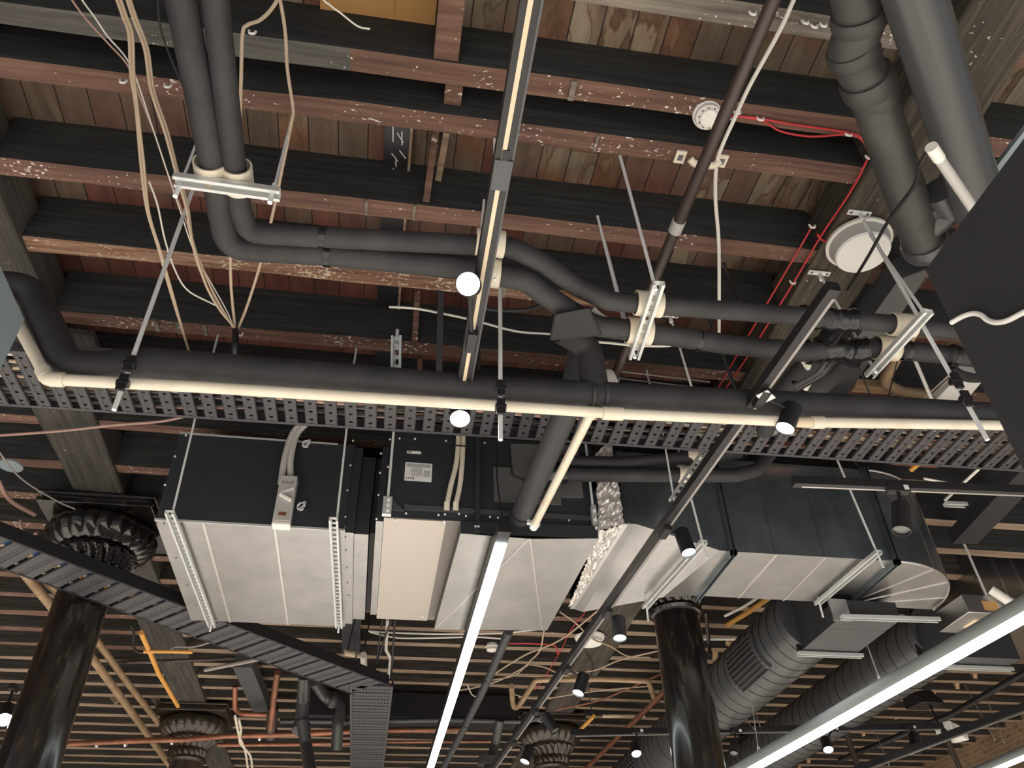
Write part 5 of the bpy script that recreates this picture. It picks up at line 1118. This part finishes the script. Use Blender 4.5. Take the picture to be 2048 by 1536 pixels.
for pts, r, m, lab in (([(735, 1262), (800, 1266), (900, 1268), (1000, 1266), (1085, 1258)], .012, 'white_cable', 'white cable looping beneath the hood, upper'),
    ([(740, 1264), (790, 1275), (850, 1276), (950, 1274), (1010, 1278)], .012, 'white_cable', 'white cable looping beneath the hood, lower'),
    ([(1011, 1287), (1060, 1287), (1105, 1290), (1113, 1296), (1115, 1308)], .01, 'red_cable', 'short bright red cable beyond the fan coil unit'),
    ([(1170, 1225), (1140, 1262), (1125, 1295), (1095, 1345), (1070, 1380)], .006, 'red_cable', 'thin red cable following the far girder'),
    ([(1120, 1224), (1150, 1245), (1185, 1278), (1220, 1292), (1255, 1312), (1300, 1315)], .01, 'tan_cable', 'tan cable sagging past the small white loudspeaker'),
    ([(1088, 1260), (1080, 1300), (1060, 1322), (1030, 1350), (985, 1360)], .011, 'tan_cable', 'tan cable hanging from the corner of the hood'),
    ([(1200, 1218), (1120, 1280), (1050, 1310), (985, 1350)], .012, 'tan_cable', 'thick tan cable slanting across the far joists'),
    ([(1056, 1330), (1000, 1360), (950, 1375), (920, 1380)], .012, 'tan_cable', 'tan cable drooping towards the LED line'),
    ([(1056, 1328), (1090, 1335), (1120, 1348), (1150, 1355)], .011, 'tan_cable', 'tan cable bending to the tan looping pipe'),
    ([(1315, 1302), (1240, 1320), (1190, 1340), (1130, 1348)], .012, 'tan_cable', 'brighter tan cable beside the glossy column, sagging'),
    ([(935, 1370), (945, 1390), (962, 1393), (975, 1375), (980, 1350)], .01, 'pvc', 'cream cable loop hanging at the dark grey pipe'),
    ([(1020, 1385), (1050, 1395), (1090, 1397), (1150, 1388), (1210, 1380), (1300, 1372)], .01, 'tan_cable', 'long thin tan cable above the far capital'),
    ([(1340, 1340), (1290, 1362), (1200, 1400), (1110, 1420)], .014, 'copper', 'slanting copper-coloured cable over the far capital'),
    ([(1100, 1450), (1060, 1440), (1030, 1470), (1005, 1510)], .02, 'grey_cable', 'grey-brown cable arching from the far capital to the soil pipe'),
    ([(1172, 1305), (1185, 1330), (1178, 1380), (1185, 1430), (1190, 1470)], .008, 'black', 'black cable hanging behind the tilted spotlight'),
    ([(1130, 1290), (1150, 1292), (1162, 1298)], .009, 'black', 'short black cable on the far girder below the loudspeaker')):
    cable('loose_cable', [PZ(u, v, zz) for u, v in pts], r * .68, m, lab)
c = PZ(1179, 1272, 2.86); disc_dev('loudspeaker', c, (0, 0, -1), [('rim', [(0, .12), (.01, .14), (.03, .13)], 'pvc_white'), ('grille_cover', [(.03, .11), (.07, .11), (.075, .09), (.076, 0)], 'white')], 'small far white loudspeaker behind the long track', 'loudspeaker')
c = PZ(984, 1288, 2.86); disc_dev('smoke_detector', c, (0, 0, -1), [('base', [(0, .05), (.03, .06)], 'white'), ('housing', [(.03, .05), (.06, .05), (.065, .03), (.08, .0)], 'pvc_white')], 'far white smoke detector beside the dark grey pipe', 'smoke detector')
pipe([(1000, 1440), (990, 1490), (975, 1545)], 2.6, 9, 'duct_grey', 'soil_pipe', 'grey soil pipe dropping beside the bottom end of the track', zs=[2.6, 2.4, 2.1])
tag(MB().lathe(PZ(975, 1515, 2.25), (0, 0, -1), [(0, .05), (0, .1), (.07, .1), (.07, .05)], 18).build('pipe_collar', 'soil'), 'dark collar at the bottom edge beside the track end', 'pipe fitting')
# struts between the far joists towards the brick wall
def yj(v0): return min(JY, key=lambda y: abs(y - v0))
for k, (x, y) in enumerate(((1880, 560), (1625, 680), (1475, 760), (1278, 845), (1135, 920), (960, 1010), (840, 1080), (685, 1155), (220, 1390), (140, 1440), (20, 1490))):
    u, v = 1568 + x / 4.267, 1176 + y / 4.267; p = PZ(u, v, 3.0); s = 1
    a = PZ(u + 6, v - 11, 3.0); b = PZ(u - 6, v + 11, 3.0)
    tag(MB().beam(a + V((0, 0, .12)), b + V((0, 0, -.06)), .07, .04, (1, 0, 0)).build('timber_strut', 'wood_new'), 'small new-wood bridging strut between the far joists by the brick wall', 'bridging strut', 'new-wood bridging struts by the brick wall')
for k, (u0, v0, u1, v1) in enumerate(((1545, 1200, 1528, 1232), (1507, 1232, 1500, 1258), (1472, 1262, 1455, 1290), (1437, 1300, 1430, 1312))):
    tag(MB().beam(PZ(u0, v0, 3.1), PZ(u1, v1, 2.93), .09, .05, (1, 0, 0)).build('timber_strut', 'wood_new'), 'new-wood strut in the gap between glossy column and spiral duct', 'bridging strut', 'new-wood struts by the glossy column')
pipe([(1548, 1188), (1500, 1222), (1455, 1250)], 2.75, 5, 'orange', 'orange_conduit', 'orange conduit seen between duct and spiral duct', 'conduit')
pipe([(1520, 1192), (1490, 1212), (1450, 1232)], 2.75, 3, 'pvc_white', 'white_conduit', 'white conduit beside the orange one under the duct', 'conduit')
pipe([(1390, 1278), (1480, 1278)], 2.8, 3, 'white', 'white_conduit', 'level white conduit behind the glossy column', 'conduit')
pipe([(1412, 1225), (1418, 1290), (1420, 1310)], 2.7, 4, 'brown_pipe', 'old_pipe', 'dark brown pipe dropping behind the glossy column', zs=[2.8, 2.6, 2.5])
# top right bay, beyond the weathered girder
P4 = [PZ(1797, 560, 2.72), PZ(1868, 532, 2.72), PZ(1688, 802, 2.72), PZ(1622, 806, 2.72)]
tag(MB().prism(P4, (0, 0, .14)).build('flat_duct', 'soil_sheen', bevel=.005, smooth=False), 'flat grey duct running away behind the taped tees', 'air duct')
tag(MB().prism([PZ(1925, 745, 2.6), PZ(1978, 748, 2.6), PZ(1930, 805, 2.6), PZ(1872, 800, 2.6)], (0, 0, .05)).build('flat_duct', 'pvc_grey', bevel=.004, smooth=False), 'pale grey flat duct end between the rods and black sign board', 'air duct')
pipe([(1835, 650), (1790, 720), (1765, 765), (1800, 782), (1850, 790), (1895, 812)], 2.78, 11, 'brass_pipe', 'rusty_pipe', 'rusty brown old pipe with a bend beyond the strut channel', fil=.1)
pipe([(1828, 715), (1866, 805), (1885, 808)], 2.5, 3.5, 'pvc_grey', 'white_conduit', 'bent pale conduit beside the rusty pipe', 'conduit', .03)
tag(MB().beam(PZ(1705, 770, 2.85), PZ(1775, 775, 2.85), .06, .05).build('timber_batten', 'wood_new'), 'orange-brown timber batten beyond the strut channel', 'batten')
for k in range(3): cable('cable_coil', [PZ(1905 + k * 3, 735 + k * 5, 2.3), PZ(1930, 748 + k * 5, 2.3), PZ(1960, 752 + k * 4, 2.3), PZ(1985, 748 + k * 4, 2.3)], .012, 'black', 'black coiled cable hanging beside the black sign board', 'cable', 'coiled cables by the sign board')
for k, (u0, v0, u1, v1) in enumerate(((1795, 845, 1900, 748), (1802, 850, 1912, 745), (1720, 740, 1760, 840), (1765, 840, 1800, 700))):
    tag(MB().tube([PZ(u0, v0, 2.7), PZ(u1, v1, 2.6)], .004, 6).build('thin_wire', 'black' if k > 1 else 'grey_cable'), 'thin wire stretched beyond the strut channel', 'wire', 'thin wires beyond the strut channel')
pipe([(1822, 940), (1848, 918)], 2.8, 5, 'orange', 'orange_conduit', 'short orange conduit stub under the long tray beyond the elbow', 'conduit')
pipe([(1968, 928), (1890, 1000)], 2.7, 3, 'pvc_white', 'white_conduit', 'pale conduit slanting beyond the elbow', 'conduit')
pipe([(1848, 957), (1925, 972)], 2.7, 2.5, 'pvc_white', 'white_conduit', 'pale level conduit beyond the elbow', 'conduit')
strut(PZ(1890, 1008, 2.6), PZ(1932, 1010, 2.6), 'short zinc strut beyond the elbow rim', slots=False)
tag(MB().beam(PZ(2120, 868, 2.72), PZ(1925, 1075, 2.72), .18, .1).build('steel_beam', 'panel'), 'wide black steel beam running behind the elbow and second galvanised duct', 'beam')
for u, v, lab in ((1560, 905, 'nearer the long track'), (1835, 926, 'beyond the elbow rods')):
    p = PZ(u, v, 2.8); tag(MB().box(p.x - .16, p.x + .16, p.y - .04, p.y + .04, 2.8, 2.86).build('red_block', 'copper'), 'red-brown block above the galvanised duct, ' + lab, 'block')
# black hanging rods and bars in mid photo
for (t0, b0_, zt, zb2, w_, lab) in (((882, 560), (878, 748), 2.95, 2.55, .03, 'black vertical bar beside the bright spotlight'), ((956, 640), (957, 740), 2.88, 2.6, .02, 'second black bar between light track and rod')):
    a, b = PZ(*t0, zt), PZ(*b0_, zb2); tag(MB().beam(a, b, w_, .01, (0, 1, 0)).build('hanger_bar', 'black'), lab, 'bar')
for (t0, b0_, lab) in (((1447, 528), (1478, 605), 'upper'), ((1415, 625), (1475, 790), 'lower')):
    a, b = PZ(*t0, 2.85), PZ(*b0_, 2.45); tag(MB().tube([a, b], .008, 8).build('hanger_rod', 'black'), lab + ' black rod slanting behind the insulated pipes near the red cables', 'rod')
# bottom right: black steel, speaker box, hangers
pipe([(2075, 1330), (1900, 1430), (1680, 1520)], 2.5, 6, 'black', 'steel_tube', 'long black tube slanting in front of the far joists to the brick wall', 'tube', .5)
pipe([(1685, 1440), (1700, 1490), (1722, 1548)], 2.3, 6, 'black', 'steel_tube', 'short black upright bar beside the farthest column', 'tube', .5)
pipe([(1888, 1462), (1905, 1505), (1925, 1548)], 1.9, 5.5, 'black', 'steel_tube', 'black upright bar under the white box', 'tube', .5)
p = PZ(1870, 1405, 2.4); k_ = mpx(1, p)
o = MB().hexa([p + V((-24 * k_, 0, 0)), p + V((24 * k_, 0, 0)), p + V((26 * k_, .3, .02)), p + V((-26 * k_, .3, .02))], [p + V((-24 * k_, .05, 26 * k_)), p + V((8 * k_, .05, 30 * k_)), p + V((8 * k_, .3, 30 * k_)), p + V((-26 * k_, .3, 28 * k_))]).build('loudspeaker_box', 'black', bevel=.01); tag(o, 'black wedge-shaped loudspeaker box hanging below the far joists', 'loudspeaker')
tag(MB().tube([PZ(1840, 1360, 2.9), PZ(1877, 1450, 2.1)], .008, 6).build('hanger_rod', 'black'), 'thin black rod past the wedge-shaped loudspeaker to the far track', 'rod')
for k, (u0, v0, u1, v1) in enumerate(((1930, 1370, 1990, 1480), (1968, 1385, 2008, 1485), (1750, 1462, 1778, 1530), (1500, 1400, 1520, 1452), (1478, 1425, 1510, 1460))):
    tag(MB().tube([PZ(u0, v0, 2.85), PZ(u1, v1, 1.9)], .004, 6).build('suspension_wire', 'label_white'), 'hair-thin suspension wire in front of the far joists', 'wire', 'hair-thin wires by the brick wall')
tag(MB().tube([PY(1690, 905, 3.9), PY(1730, 945, 3.9), PY(1735, 925, 3.9), PY(1738, 900, 3.9)], .005, 6).build('cable_loop', 'black'), 'thin black cable dropping onto the track in front of the elbow', 'cable')
for o in list(bpy.data.objects):
    if '_o' in o: del o['_o']
